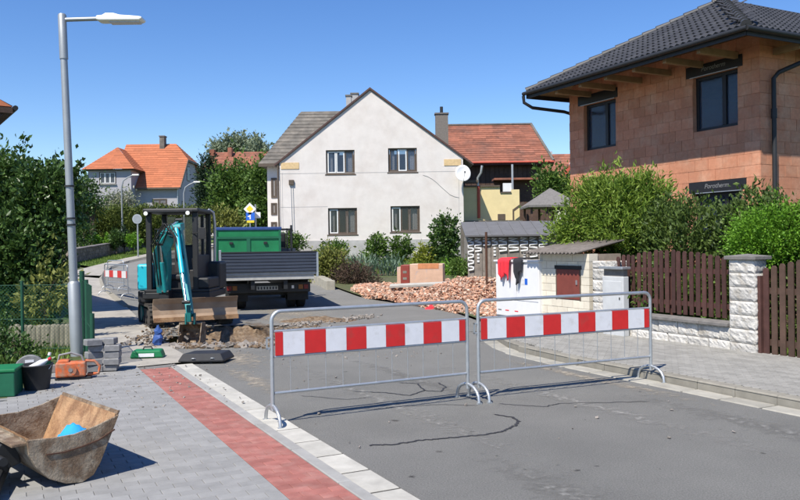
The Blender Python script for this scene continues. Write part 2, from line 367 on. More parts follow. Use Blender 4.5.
def loft(name, pairs, m, nsub=6, cols=8, dz=0.0, hole=None, thick=0, kind='structure', jit=0, parent=None):
    b = MB(); rows = []
    for (a0, b0), (a1, b1) in zip(pairs[:-1], pairs[1:]):
        for q in range(nsub):
            f = q/nsub; rows.append((V(a0).lerp(V(a1), f), V(b0).lerp(V(b1), f)))
    rows.append((V(pairs[-1][0]), V(pairs[-1][1]))); vs = []; k = cols+1
    for l, r in rows:
        for c in range(k):
            p = l.lerp(r, c/cols)
            j = (random.uniform(-1,1)*jit, random.uniform(-1,1)*jit) if jit and 0 < c < cols else (0, 0)
            vs.append((p.x+j[0], p.y+j[1], gz(p.x, p.y)+dz))
    fs = []
    for i in range(len(rows)-1):
        for c in range(cols):
            q = (i*k+c, i*k+c+1, (i+1)*k+c+1, (i+1)*k+c); cx = sum(vs[z][0] for z in q)/4; cy = sum(vs[z][1] for z in q)/4
            if not (hole and hole(cx, cy)): fs.append(q)
    b.add(vs, fs, True)
    if thick:                                    # a visible broken thickness where the hole is
        pass
    o = b.build(name, m, parent, normals=False)
    if parent is None: tag(o, kind=kind)
    return o
xy = lambda p: V((p[0], p[1]))
road_pairs = [(RD(-14,0), RD(-14,4.2)), (RD(0,0), RD(0,4.2)), (RD(4,0), RD(4,4.2)), (RD(5.5,0), RD(5.5,4.4)), (RD(6.6,0), RD(6.6,4.8)), (RD(7.4,0), RD(7.4,5.3)),
  (RD(8,0), RD(8,5.9)), (RD(10,0), G(507,331)), (RD(13,-.1), G(470,318)), (G(125,306), G(440,308)), (G(103,288), G(360,297)), (G(103,275), G(330,286)), (G(115,267), G(312,279)),
  (G(140,260), G(300,271)), (G(160,256), V((-6.5,46,0))), (V((-14.6,60,0)), V((-9,60,0))), (V((-15.5,90,0)), V((-10,90,0)))]
def hole(x, y): return inpit(x, y) and not (abs(x-PIT[1]) < .25 and random.random() < .4)
road = loft('road', [(xy(a), xy(b_)) for a, b_ in road_pairs], 'asphalt', nsub=14, cols=44, dz=0.0, hole=hole)

# tar-sealed cracks and oil spots on the asphalt
def gpath(pts, jit=.014, n=9):
    out = []; q = [G(*p) for p in pts]
    for a, c in zip(q[:-1], q[1:]):
        for i in range(n): p = a.lerp(c, i/n); out.append(V((p.x+random.uniform(-jit,jit), p.y+random.uniform(-jit,jit), p.z)))
    return out+[q[-1]]
for pts, wd in [([(368,446),(395,445),(420,441),(450,438),(480,436),(503,432),(514,427),(519,422),(512,418),(494,415)], .024),
                ([(352,392),(385,393),(410,396),(424,391),(418,384),(398,383)], .02), ([(424,391),(440,392),(446,388),(438,383)], .02), ([(497,404),(520,406),(545,407),(560,404),(600,403),(650,402)], .014),
                ([(365,410),(400,407),(440,405),(478,406)], .012), ([(300,396),(345,400),(372,398)], .012)]:
    b = MB(); b.ribbon(gpath(pts), wd, .0052); b.build('tar_seam', 'tar', road, normals=False)
def stain(name, x, y, rx, ry, m, rz=0.0, z=.0022, parent=None):
    b = MB(); rings, seg = 6, 20; vs = [(x, y, gz(x, y)+z)]; fd = [1.0]; c_, s_ = math.cos(rz), math.sin(rz)
    for k in range(1, rings+1):
        for j in range(seg):
            a = 2*math.pi*j/seg; r = k/rings; u, v = rx*r*math.cos(a), ry*r*math.sin(a); px, py = x+u*c_-v*s_, y+u*s_+v*c_; vs.append((px, py, gz(px, py)+z)); fd.append(1-r)
    b.add(vs, [(0,1+j,1+(j+1)%seg) for j in range(seg)]+[(1+k*seg+j, 1+(k+1)*seg+j, 1+(k+1)*seg+(j+1)%seg, 1+k*seg+(j+1)%seg) for k in range(rings-1) for j in range(seg)])
    o = b.build(name, m, parent, normals=False); at_ = o.data.attributes.new('fade', 'FLOAT', 'POINT'); at_.data.foreach_set('value', fd); return o
zst = .0015
for px_, py_, rx in [(558,466,.025),(577,471,.04),(597,467,.028),(763,454,.035),(456,425.5,.03),(471,432,.045),(439,452,.045),(395,421,.06),(497,456,.02),(412,477,.045),(525,470,.02),(640,392,.03),(345,372,.05),(310,380,.03),(690,440,.015),(660,470,.015),(585,420,.02),(720,430,.02)]:
    c = G(px_, py_); zst += .0001; stain('oil_spot', c.x, c.y, rx*2.0, rx*1.5, 'oil_stain', random.uniform(0,3), zst, road)
UA = math.atan2(U.y, U.x)
for s_, t_, rx, ry, m in ((3,1.2,6,.35,'wear'),(2,2.9,6,.35,'wear'),(4,2.1,4,.3,'dark_wear'),(0,3.6,4,.5,'dark_wear'),(-.5,.9,2.2,.5,'dark_wear'),(7,.7,2.2,.8,'dust'),(7.5,2.4,2.6,1.0,'dust'),(10,3.0,3.0,1.6,'dust'),(9.2,1.6,1.6,.9,'mud'),(12.5,3.2,3,1.0,'dust'),(5.0,.35,2.6,.35,'dust'),(3.0,3.95,4,.3,'dust'),(14,4,4,1.5,'dust'),(11.5,2.4,2.2,.5,'mud')):
    p = RD(s_, t_); zst += .0001; stain('dirt_patch', p.x, p.y, rx, ry, m, UA, zst, road)

# ---- left pavement: gutter slabs, flush kerb, red strip, grey stones
S0, S1 = -2.0, 6.9
pl = [(RD(s,-.25), RD(s,t)) for s, t in ((-12,-6),(0,-5.2),(3,-3.5),(5,-2.4),(S1+.1,-1.75))]
pavement = loft('pavement', [(xy(a), xy(c)) for a, c in pl], 'joint', nsub=3, cols=3, dz=.021)
bx = MB(); bx.box((0,0,0), (.242,.492,.06))
def slabmesh(d, ch=.006):
    x, y, z = d[0]/2, d[1]/2, d[2]; b = MB()
    b.add([(-x,-y,-z),(x,-y,-z),(x,y,-z),(-x,y,-z),(-x,-y,-ch),(x,-y,-ch),(x,y,-ch),(-x,y,-ch),(-x+ch,-y+ch,0),(x-ch,-y+ch,0),(x-ch,y-ch,0),(-x+ch,y-ch,0)],
          [(0,1,5,4),(1,2,6,5),(2,3,7,6),(3,0,4,7),(4,5,9,8),(5,6,10,9),(6,7,11,10),(7,4,8,11),(8,9,10,11)]); return b
def rdm(s, t, z, rz=0, tilt=.004):
    p = RD(s, t, z); return TM(p.x, p.y, p.z, RZ+rz+random.uniform(-.006,.006), random.uniform(-tilt,tilt))
b = MB(); b.add([RD(S0-.3,-.255,.004), RD(S0-.3,-.001,.004), RD(S1-.2,-.001,.004), RD(S1-.2,-.255,.004)], [(0,1,2,3)]); b.build('gutter_bed', 'joint_dark', pavement, normals=False)
tiled('gutter_slab', pavement, slabmesh((.242,.468,.07), .010), 'gutter', [rdm(s, -.125, .012) for s in np.arange(S0, S1, .5)], 300, 'gutter_slabs')
tiled('kerbstone', pavement, slabmesh((.10,.992,.1)), 'kerb', [rdm(s, -.302, .03) for s in np.arange(S0, S1, 1.0)], 300, 'kerbstones')
def inview(p, m=10):
    v = CM.transposed() @ (p-V((0,0,CAMZ)))
    if v.z > -.1: return None
    x, y = 400+F*v.x/-v.z, 250-F*v.y/-v.z
    return (x, y) if -m < x < 800+m and -m < y < 500+m else None
def ranked(mats):
    a, c = [], []
    for m in mats: (a if inview(m.translation) else c).append(m)
    a.sort(key=lambda m: m.translation.y); return a+c
def clipred():
    full, half = [], []
    for j, s in enumerate(np.arange(S0, S1-.45, .1)):
        if j % 2: full += [rdm(s, -.46, .028), rdm(s, -.66, .028)]
        else: full.append(rdm(s, -.56, .028)); half += [rdm(s, -.41, .028), rdm(s, -.71, .028)]
    return full, half
rf, rh = clipred()
tiled('red_paver', pavement, slabmesh((.1965,.0965,.05), .003), 'paver_red', ranked(rf), 200, 'red_pavers')
tiled('half_red_paver', pavement, slabmesh((.0965,.0965,.05), .003), 'paver_red', ranked(rh), 100, 'half_red_pavers')
grey = []
def tout(s): return np.interp(s, [-12,0,3,5,7], [-6,-5.2,-3.5,-2.4,-1.75])
for j, s in enumerate(np.arange(S0, S1-.1, .1)):
    for t in np.arange(-.86-(.1 if j % 2 else 0), tout(s), -.2): grey.append(rdm(s, t, .028))
tiled('grey_paver', pavement, slabmesh((.1965,.0965,.05), .003), 'paver_grey', ranked(grey), 300, 'grey_pavers')
tiled('half_grey_paver', pavement, slabmesh((.0965,.0965,.05), .003), 'paver_grey', [rdm(s, -.81, .028) for s in np.arange(S0+.1, S1-.1, .2)], 100, 'half_grey_pavers')

# bedding sand and the old pavement beyond the dug-up stretch
sp = [(xy(RD(S1-.1,.05)), xy(G(92,374))), (xy(RD(8.0,.05)), xy(G(98,362))), (xy(RD(10,.02)), xy(G(97,345))), (xy(G(150,330)), xy(G(88,322))), (xy(G(125,306)), xy(G(84,304))),
      (xy(G(104,290)), xy(G(74,290))), (xy(G(100,279)), xy(G(66,276)))]
loft('bedding_sand', [(a, c) for a, c in sp[:4]], 'sand', nsub=8, cols=16, dz=.035, hole=lambda x, y: inpit(x, y))
loft('far_pavement', sp[3:], 'sand', nsub=4, cols=3, dz=.03)
fp = [(xy(G(100,278)), xy(G(60,277))), (xy(G(113,267.5)), xy(G(92,268))), (xy(G(138,260)), xy(G(124,260))), (xy(G(156,256)), xy(G(146,255.5))), (V((-15,58)), V((-16.8,58))), (V((-16,90)), V((-17.8,90)))]
loft('bend_pavement', fp, 'sand', nsub=4, cols=2, dz=.10)
b = MB(); kp = []
for px_ in ((127,308),(112,296),(104,288.5),(101.5,281),(103,274.5),(108,270),(115,267),(127,263),(140,260),(150,258),(160,256)): kp.append(G(*px_))
kp += [V((-14.6,60,gz(0,60))), V((-15.5,90,gz(0,90)))]
b.tube([p+V((0,0,.0)) for p in kp], .12, 4, sm=False); tag(b.build('kerb', 'kerb_dirty', normals=False), kind='structure')
vg = [(xy(G(92,267.5)), xy(G(66,264))), (xy(G(124,259.5)), xy(G(92,257.5))), (xy(G(146,255)), xy(G(142,249))), (V((-17,62)), V((-21,62))), (V((-18,90)), V((-25,90)))]
loft('verge', vg, 'lawn', nsub=5, cols=4, dz=.06)

# ---- right pavement
rk = [(-10,4.2),(4.0,4.2),(5.0,4.28),(5.8,4.48),(6.6,4.82),(7.3,5.25),(7.9,5.8),(8.5,6.6)]
rp = [(xy(RD(s,t+.25)), xy(RD(s,6.95))) for s, t in rk[:-1]]+[(xy(RD(8.7,6.7)), xy(RD(8.9,6.95)))]
rpave = loft('pavement_right', rp, 'joint_dark', nsub=6, cols=4, dz=.085)
def along(pts, step):
    out = []; pts = [V(p) for p in pts]; d = 0
    for a, c in zip(pts[:-1], pts[1:]):
        L = (c-a).length
        while d < L: out.append((a.lerp(c, d/L), c-a)); d += step
        d -= L
    return out
gm, km = [], []
for p, dr in along([(s, t) for s, t in rk], .5):
    a = math.atan2(-dr.y, dr.x); nn = V((dr.x, -dr.y)).normalized(); gm.append(rdm(p.x-nn.y*0, p.y+.125, .010, -math.atan2(dr.y, dr.x)))
for p, dr in along([(s, t+.33) for s, t in rk], 1.0 if False else .5): km.append(rdm(p.x, p.y, .105, -math.atan2(dr.y, dr.x)))
tiled('gutter_slab', rpave, slabmesh((.242,.468,.07), .010), 'gutter_dirty', gm, 300, 'gutter_slabs')
tiled('kerbstone', rpave, slabmesh((.15,.494,.15), .015), 'kerb_dirty', km, 300, 'kerbstones')
def zig():
    a, h, dl = .1045, .051, .015; b = MB(); xs_ = [-a,-a/2,0,a/2,a]; zz = [dl,-dl,dl,-dl,dl]
    top = [(h+q, x, 0) for x, q in zip(xs_, zz)] + [(-h+q, x, 0) for x, q in list(zip(xs_, zz))[::-1]]
    n = len(top); mid = V((0,0,0)); ins = [(x*.93+ (0), y*.96, 0) for x, y, z in top]
    low = [(x, y, -.005) for x, y, z in top]; bot = [(x, y, -.05) for x, y, z in top]
    b.add(ins+low+bot, [tuple(range(n))]+[(i,n+i,n+(i+1)%n,(i+1)%n) for i in range(n)]+[(n+i,2*n+i,2*n+(i+1)%n,n+(i+1)%n) for i in range(n)]); return b
zz = []
for i, t in enumerate(np.arange(4.66, 6.95, .11)):
    for s in np.arange(-4+(.108 if i % 2 else 0), 8.6, .2165):
        if t > np.interp(s, [q[0] for q in rk], [q[1] for q in rk])+.44: zz.append(rdm(s, t, .108))
tiled('zigzag_paver', rpave, zig(), 'paver_warm', ranked(zz), 300, 'zigzag_pavers')

# ---- the trench: broken edge, loose soil, stones
def heap(name, m, cx, cy, rx, ry, h, n=14, parent=None, kind='stuff', z0=0, bumpy=.25):
    b = MB(); vs = []
    for j in range(n+1):
        for i in range(n+1):
            u, v = 2*i/n-1, 2*j/n-1; r = math.hypot(u, v); q = max(0, 1-r)**.8
            vs.append((cx+u*rx+random.uniform(-.03,.03), cy+v*ry+random.uniform(-.03,.03), gz(cx, cy+v*ry)+z0-.05+(h+.05)*q*(1+random.uniform(-bumpy,bumpy))))
    b.add(vs, [(j*(n+1)+i, j*(n+1)+i+1, (j+1)*(n+1)+i+1, (j+1)*(n+1)+i) for j in range(n) for i in range(n)])
    o = b.build(name, m, parent, normals=False); return tag(o, kind=kind)
def chunk(b, var, c, sz, flat=.5):
    r = M.Rotation(random.uniform(0,6.28), 3, 'Z') @ M.Rotation(random.uniform(-.7,.7), 3, 'X') @ M.Rotation(random.uniform(-.5,.5), 3, 'Y')
    d = V((sz*random.uniform(.6,1.3), sz*random.uniform(.4,.9), sz*flat*random.uniform(.5,1.1)))
    k = len(b.v); b.box(c, d, rot=r)
    b.v[k:] = [tuple(V(p)+V((random.uniform(-1,1),random.uniform(-1,1),random.uniform(-1,1)))*sz*.12) for p in b.v[k:]]
    var += [random.random()]*8
def scatter(name, m, n, fn, sz, kind='stuff', parent=None, flat=.5):
    b = MB(); var = []
    for _ in range(n):
        c, k = fn(); chunk(b, var, c, sz*k, flat)
    o = b.build(name, m, parent, normals=False); setvar(o.data, var); return tag(o, kind=kind)
# far face and floor of the trench
b = MB(); k = 30; vs = []
for j in range(7):
    for i in range(k+1):
        x = PIT[0]-.2+(PIT[1]-PIT[0]+.35)*i/k; y = PIT[3]+.05-1.3*(j/6)**1.1; z = -.02-.62*(j/6)
        vs.append((x+random.uniform(-.03,.03), y+random.uniform(-.07,.07), z+random.uniform(-.04,.04)))
b.add(vs, [(j*(k+1)+i, (j+1)*(k+1)+i, (j+1)*(k+1)+i+1, j*(k+1)+i+1) for j in range(6) for i in range(k)])
tag(b.build('trench_soil', 'soil_dug', normals=False), kind='stuff')
def edge_pt():
    r = random.random()
    if r < .45: return V((random.uniform(PIT[0], PIT[1]-.1), PIT[2]+random.gauss(-.12,.12), .02)), random.uniform(.4,1.4)
    if r < .7: return V((random.uniform(PIT[0], PIT[1]), random.uniform(PIT[2], PIT[3]), random.uniform(-.6,-.35))), random.uniform(.5,1.3)
    if r < .85: return V((PIT[1]+random.gauss(.15,.22), random.uniform(PIT[2], PIT[3]), .02)), random.uniform(.3,.9)
    return V((PIT[0]+random.gauss(-.2,.3), random.uniform(PIT[2]-.2, PIT[3]), .06)), random.uniform(.3,1)
scatter('broken_asphalt', 'stones', 230, edge_pt, .11)
scatter('soil_crumbs', 'soil_dug', 900, lambda: (lambda c: (c[0]+V((0,0,-.01)), c[1]))(edge_pt()), .08)
def row_pt():
    f = random.random(); p = G(285,326).lerp(G(372,317), f); return p+V((random.gauss(0,.12), random.gauss(0,.25), .02)), random.uniform(.3,1.2)
scatter('loose_gravel', 'stones', 200, row_pt, .07)
heap('gravel_ridge', 'soil_dug', G(318,321).x, G(318,321).y, 1.2, .5, .10, z0=.0)

# ---- garden strip in front of the white house
gd = [(xy(G(507,331)), V((9,17.5))), (xy(G(470,318)), V((10,21))), (xy(G(440,308)), V((11,24))), (xy(G(360,297)), V((11,28))), (xy(G(330,286)), V((11,31))), (xy(G(312,279)), V((11,34))), (xy(G(300,271)), V((11,38))), (V((-6.6,46)), V((11,46)))]
loft('garden', gd, 'ground', nsub=4, cols=6, dz=.05)
lw = [(V((-2.5,34.5)), V((4.5,32.0))), (V((-4,43.9)), V((6,43.9)))]
loft('lawn', lw, 'lawn', nsub=8, cols=6, dz=.09)
q = [G(296,276), G(308,281), G(322,285), G(331,290)]
edg = thing('garden_edging', q[1], 0, 'low row of pale concrete edging stones below the yellow-green shrub by the truck', 'edging')
for i in range(len(q)-1):
    d = q[i+1]-q[i]; n = 3
    for j in range(n):
        c = q[i]+d*((j+.5)/n)-q[1]; bb_ = MB(); bb_.box((c.x, c.y, c.z+.14), (d.length/n*.96, .3, .34), rot=math.atan2(d.y, d.x)); bb_.build('edging_stone', 'concrete_pale', edg, .02)

# ================================================================== BARRIERS
def barrier(p0, p1, label, h=1.05, nst=10, group='crowd-control barriers around the works', plain=False):
    p0, p1 = V(p0), V(p1); d = p1-p0; L = d.length; t = thing('road_barrier', p0, math.atan2(d.y, d.x), label, 'barrier', group)
    r = .0185; c = .09; n = 5
    path = [(0,0,.13),(0,0,h-c)]+[(c-c*math.cos(a), 0, h-c+c*math.sin(a)) for a in [math.pi/2*i/n for i in range(1,n+1)]]+[(L-c+c*math.sin(a), 0, h-c+c*math.cos(a)) for a in [math.pi/2*i/n for i in range(0,n+1)]]+[(L,0,.13)]
    MB().tube(path, r, 10).build('frame', 'galv', t, normals=False)
    MB().tube([(r,0,.29),(L-r,0,.29)], .014, 8).build('lower_rail', 'galv', t, normals=False)
    MB().tube([(r,0,.865),(L-r,0,.865)], .012, 8).build('rail', 'galv', t, normals=False)
    MB().tube([(r,0,.628),(L-r,0,.628)], .012, 8).build('rail', 'galv', t, normals=False)
    edges = [.03] + [.03+.075+(L-.06-.15)*i/(nst-1) for i in range(nst)] + [L-.03]
    for i in range(0 if plain else len(edges)-1):
        m = 'sign_red' if i % 2 == 0 else 'sign_white'
        MB().bb(edges[i]+.001, edges[i+1]-.001, -.016, -.008, .64, .853).build('red_stripe' if i % 2 == 0 else 'white_stripe', m, t)
    if not plain: MB().bb(.03, L-.03, -.006, -.001, .636, .857).build('panel_backing', 'galv', t)
    nw = 11
    for i in range(1, nw+1):
        x = L*i/(nw+1); MB().tube([(x,0,.29),(x,0,.628)], .0035, 5).build('bar', 'galv', t, normals=False)
    for x in (0, L):
        f = [(x, .215*math.cos(a), .165*math.sin(a)**.8+.012) for a in [math.pi*i/10 for i in range(11)]]
        b = MB(); b.tube(f, .017, 8); b.box((x,.215,.008), (.05,.03,.016)); b.box((x,-.215,.008), (.05,.03,.016)); b.build('foot', 'galv', t, normals=False)
    b = MB(); b.bb(-.055,-.018,-.012,.012,.80,.815); b.bb(-.055,-.043,-.012,.012,.70,.815); b.bb(-.055,-.018,-.012,.012,.70,.715); b.build('hook', 'galv', t)
    return t
b1a, b1b = G(273,425), G(468,401); barrier(b1a, b1b, 'striped metal barrier with its left foot on the gutter slabs, nearest the rusty bucket')
barrier(G(479,400), G(651,381), 'striped metal barrier with its right foot by the kerb, in front of the white cabinet')
fa, fb = G(105,296), G(128,301)
barrier(fa, fb, 'small far striped barrier standing at the bend left of the excavator, nearer of two', nst=6)
barrier(G(108,290), G(124,292), 'far plain barrier without stripes standing behind another at the bend', plain=True)

# ================================================================== STREET LAMP
base = G(77,356); t = thing('street_lamp', base, 0, 'tall grey steel street lamp with a white head beside the green mesh fence', 'street lamp')
top = P(62,14,base.y)-base; ax = lambda z: V((top.x*z/top.z, 0, z))
MB().tube([ax(0), ax(1.12), ax(1.16)], [.092,.092,.062], 16).build('pole_sleeve', 'pole_metal', t, normals=False)
MB().tube([ax(1.1), ax(4.6), ax(4.62)], [.062,.052,.05], 16).build('pole', 'pole_metal', t, normals=False)
MB().tube([ax(4.6), ax(top.z-.02), ax(top.z)], [.062,.062,.05], 16).build('pole_head', 'pole_metal', t, normals=False)
az = top.z-.09
MB().tube([ax(az), ax(az)+V((.62,0,.01))], .032, 10).build('arm', 'pole_metal', t, normals=False)
for z in (2.02, 2.12, 2.62): MB().tube([ax(z), ax(z+.025)], .075, 14).build('band', 'black_metal', t, normals=False)
hd = ax(az)+V((.56,0,.0)); b = MB()
prof = [(0,-.035),(.05,-.05),(.66,-.055),(.70,-.03),(.70,.005),(.62,.02),(.36,.045),(.26,.075),(.14,.078),(.09,.045),(0,.035)]
sec = []
for k_, wy in ((-.11,.8),(-.07,1),(.07,1),(.11,.8)): sec.append([hd+V((x, k_, z*wy)) for x, z in prof])
n = len(prof); vs = sum(sec, []); fs = [(j*n+i, j*n+(i+1)%n, (j+1)*n+(i+1)%n, (j+1)*n+i) for j in range(3) for i in range(n)]+[tuple(range(n)), tuple(range(3*n,4*n))]
b.add(vs, fs); lh = b.build('lamp_head', 'lamp_white', t, .012)
MB().box(hd+V((.42,0,-.062)), (.46,.15,.02)).build('lens', 'lamp_lens', lh, .006)

# ================================================================== LEFT GARDEN: mesh fence, edging, saw, bucket, crates
ca, cb = G(93,371), P(82,281,12.6); cb = V((cb.x, cb.y, 0)); cl = V((-9.2, 12.9, 0))
fn = thing('mesh_fence', cb, 0, 'green chain-link fence with steel posts in front of the large dark shrub', 'fence')
def meshpanel(a, c, h, nm, step=.06, r=.0022):
    a, c = V(a)-cb, V(c)-cb; d = c-a; L = d.length; e = d/L; b = MB(); n = int((L+h)/step)
    for i in range(n):
        x0 = i*step-h
        for sgn in (1, -1):
            q0, q1 = (x0, 0), (x0+h, h)
            if sgn < 0: q0, q1 = (x0+h, 0), (x0, h)
            (xa, za), (xb, zb) = q0, q1
            def cut(x, xa=xa, za=za, xb=xb, zb=zb): return za+(zb-za)*(x-xa)/(xb-xa)
            lo, hi = max(0, min(xa, xb)), min(L, max(xa, xb))
            if hi-lo < .02: continue
            b.tube([a+e*lo+V((0,0,.03+cut(lo))), a+e*hi+V((0,0,.03+cut(hi)))], r, 3, cap=False, sm=False)
    tag(b.build(nm, 'green_fence', fn, normals=False), kind='stuff')
    b = MB()
    for z in (.05, h*.5, h+.03): b.tube([a+V((0,0,z)), c+V((0,0,z))], .006, 5)
    b.build('wire', 'green_fence', fn, normals=False)
def post(p, h, r=.026):
    p = V(p)-cb; b = MB(); b.tube([p, p+V((0,0,h))], r, 10); b.build('post', 'green_fence', fn, normals=False)
meshpanel(cb, cl, 1.05, 'chain_link'); meshpanel(ca, cb, 1.12, 'chain_link', step=.045, r=.003)
post(cb, 1.30, .04); post(ca, .78, .03); post(ca.lerp(cb, .5), 1.2, .028)
for q_ in (.25, .55, .9): post(cb.lerp(cl, q_), 1.15)
b = MB(); b.box(((ca+cb)/2-cb)+V((0,0,.5)), (.05, (cb-ca).length*.9, .9), rot=math.atan2((cb-ca).y, (cb-ca).x)-math.pi/2)
# concrete palisade logs behind the fence
pa, pb = P(12,330,13.6), P(72,326,13.6); pal = thing('palisade_edging', V((pa.x, pa.y, 0)), 0, 'row of round-topped pale concrete palisade posts behind the chain-link fence', 'edging')
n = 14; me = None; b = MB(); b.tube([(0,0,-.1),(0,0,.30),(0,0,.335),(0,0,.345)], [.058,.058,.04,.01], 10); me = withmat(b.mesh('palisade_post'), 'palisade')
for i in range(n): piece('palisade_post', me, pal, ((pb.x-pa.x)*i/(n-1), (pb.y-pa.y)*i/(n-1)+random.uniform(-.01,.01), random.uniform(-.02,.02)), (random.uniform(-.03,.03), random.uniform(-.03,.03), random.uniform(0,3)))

# petrol cut-off saw lying by the lamp
sp_ = G(70,379, .03); t = thing('cut_off_saw', sp_, R_(18), 'orange petrol cut-off saw with a grey blade guard lying before the lamp post', 'saw')
b = MB(); b.box((.02,0,.15), (.42,.24,.22)); b.box((-.08,0,.27), (.16,.20,.05)); b.build('engine_housing', 'orange', t, .035)
b = MB(); b.cyl((.02,-.125,.15), (.02,-.15,.15), .085, 18); b.build('starter_cover', 'orange', t, .01)
b = MB(); b.cyl((.02,-.152,.15), (.02,-.158,.15), .03, 12); b.build('starter_hub', 'saw_grey', t)
b = MB(); b.tube([(-.16,0,.26),(-.14,0,.36),(.02,0,.39),(.16,0,.34),(.2,0,.24)], .017, 8); b.build('front_handle', 'saw_grey', t, normals=False)
b = MB(); b.tube([(.22,0,.26),(.34,0,.25),(.42,0,.17),(.40,0,.06),(.24,0,.05)], .022, 8); b.build('rear_handle', 'orange', t, normals=False)
b = MB(); b.beam((-.1,.09,.15), (-.5,.09,.16), .05, .12); b.build('arm', 'saw_grey', t, .01)
b = MB(); b.cyl((-.55,.075,.17), (-.55,.083,.17), .165, 26); b.build('blade', 'steel_rust', t)
b = MB(); pts = [(-.55,.04,.17)]+[(-.55+.21*math.cos(a), .04, .17+.21*math.sin(a)) for a in [R_(-5)+R_(195)*i/16 for i in range(17)]]; b.prism(pts, (0,.085,0)); b.build('blade_guard', 'saw_grey', t, .012)
b = MB(); b.box((-.55,.036,.28), (.12,.008,.06)); b.build('guard_label', 'sign_white', t)
b = MB(); b.bb(-.2,.3,-.1,.1,.0,.035); b.build('skid', 'black_metal', t, .01)
t.scale = (.84,.84,.84)
# grey hand tools / hose behind the saw
# black bucket with bottles
bp_ = G(37,389,.03); t = thing('mortar_bucket', bp_, 0, 'round black plastic bucket holding bottles beside the orange saw', 'bucket')
b = MB(); rr = [(.135,0),(.175,.27),(.185,.275),(.185,.29),(.165,.29),(.128,.02),(0,.02)]; n = 20
vs = [(r*math.cos(2*math.pi*j/n), r*math.sin(2*math.pi*j/n), z) for r, z in rr for j in range(n)]
b.add(vs, [(i*n+j, i*n+(j+1)%n, (i+1)*n+(j+1)%n, (i+1)*n+j) for i in range(len(rr)-1) for j in range(n)], True); b.add(vs[:n], [tuple(range(n))]); b.build('bucket_wall', 'dark_plastic', t, normals=False)
MB().tube([(.18*math.cos(a), -.02-.06*math.sin(a), .28-.10*math.sin(a)) for a in [math.pi*i/10 for i in range(11)]], .005, 6).build('handle', 'galv', t, normals=False)
def bottle(loc, rot, m, cap, label):
    o = thing('bottle', loc, 0, label, 'bottle'); o.rotation_euler = rot
    MB().tube([(0,0,0),(0,0,.2),(0,0,.24),(0,0,.27),(0,0,.29)], [.042,.042,.03,.015,.015], 12).build('bottle_body', m, o, normals=False)
    MB().tube([(0,0,.285),(0,0,.32)], .018, 10).build('cap', cap, o, normals=False); return o
bottle(bp_+V((-.13,.0,.20)), (0, R_(62), R_(10)), 'sign_white', 'cloth_red', 'white plastic bottle with red cap sticking out of the black bucket')
bottle(bp_+V((.05,.05,.10)), (R_(-8), R_(12), 0), 'green_paint', 'sign_white', 'green bottle with white cap standing in the black bucket')
# green box at the left edge
gp_ = G(-2,398,.03); t = thing('green_crate', gp_, R_(14), 'dark green plastic box cut off by the left edge of the picture', 'crate')
b = MB(); b.bb(-.45,.17,0,.42,.0,.27); b.build('box_body', 'green_dark', t, .012); b = MB(); b.bb(-.46,.18,-.01,.43,.27,.31); b.build('lid', 'green_paint', t, .012)
b = MB(); b.bb(-.3,-.1,-.02,-.005,.12,.16); b.build('latch', 'black_metal', t)
# grey wrapped block by the fence corner
q_ = G(103,371,.03); t = thing('block_stack', q_, R_(20), 'short stack of dark grey paving blocks beside the green fence corner', 'block stack')
b = MB(); b.box((0,0,0), (.19,.19,.075)); me = withmat(slabmesh((.19,.19,.08), .01).mesh('block'), 'saw_grey')
for k_ in range(5):
    for i in range(2): piece('block', me, t, (-.1+.2*i+random.uniform(-.03,.03), random.uniform(-.04,.04), .09+k_*.086), (random.uniform(-.03,.03), random.uniform(-.03,.03), random.uniform(-.3,.3)))
# green toolbox on the bedding sand
q_ = G(148,357,.04); t = thing('tool_case', q_, R_(8), 'flat green tool case with pale label lying on the bedding sand', 'case')
b = MB(); b.prism([(-.24,-.13,0),(.24,-.13,0),(.2,-.13,.11),(-.2,-.13,.11)], (0,.26,0)); b.build('case_body', 'green_paint', t, .02)
MB().bb(-.11,.11,-.14,-.134,.02,.07).build('case_label', 'sign_white', t); MB().tube([(-.07,.0,.11),(-.05,0,.15),(.05,0,.15),(.07,0,.11)], .012, 6).build('handle', 'black_metal', t, normals=False)
# black rubber tray
q_ = G(206,361,.03); t = thing('mortar_tray', q_, R_(3), 'black plastic mortar tray lying upside down before the trench', 'tray')
b = MB(); o_ = [(-.48,-.14),(.35,-.16),(.46,.38),(-.33,.38)]; zb = .015
vs = [(x,y,.0) for x,y in o_]+[(x*1.12,y*1.12+.0,.13) for x,y in o_]+[(x*1.18,y*1.18,.13) for x,y in o_]+[(x*1.16,y*1.16,.115) for x,y in o_]+[(x*.96,y*.96,.02) for x,y in o_]
b2_ = MB(); b2_.add([(x,y,.0) for x,y in o_]+[(x*1.02,y*1.02,.03) for x,y in o_]+[(x*.86,y*.86+.01,.14) for x,y in o_]+[(x*.8,y*.8+.01,.15) for x,y in o_], [(0,1,2,3),(12,13,14,15)]+[(4*k_+i,4*k_+(i+1)%4,4*k_+4+(i+1)%4,4*k_+4+i) for k_ in range(3) for i in range(4)])
if False: b.add(vs, [(0,1,2,3)]+[f for i in range(4) for f in ((i,(i+1)%4,12+(i+1)%4,12+i),(12+i,12+(i+1)%4,8+(i+1)%4,8+i),(8+i,8+(i+1)%4,4+(i+1)%4,4+i),(4+i,4+(i+1)%4,16+(i+1)%4,16+i))]+[(16,17,18,19)])
b2_.build('tray_shell', 'dark_plastic', t, .012)
MB().bb(-.3,.28,-.02,.2,.121,.124).build('tray_base', 'dark_plastic', t)
for x_ in (-.2,.15): MB().tube([(x_-.04,-.135,.05),(x_-.03,-.16,.07),(x_+.03,-.16,.07),(x_+.04,-.135,.05)], .008, 6).build('handle', 'galv', t, normals=False)
t.scale = (.76,.8,.8)
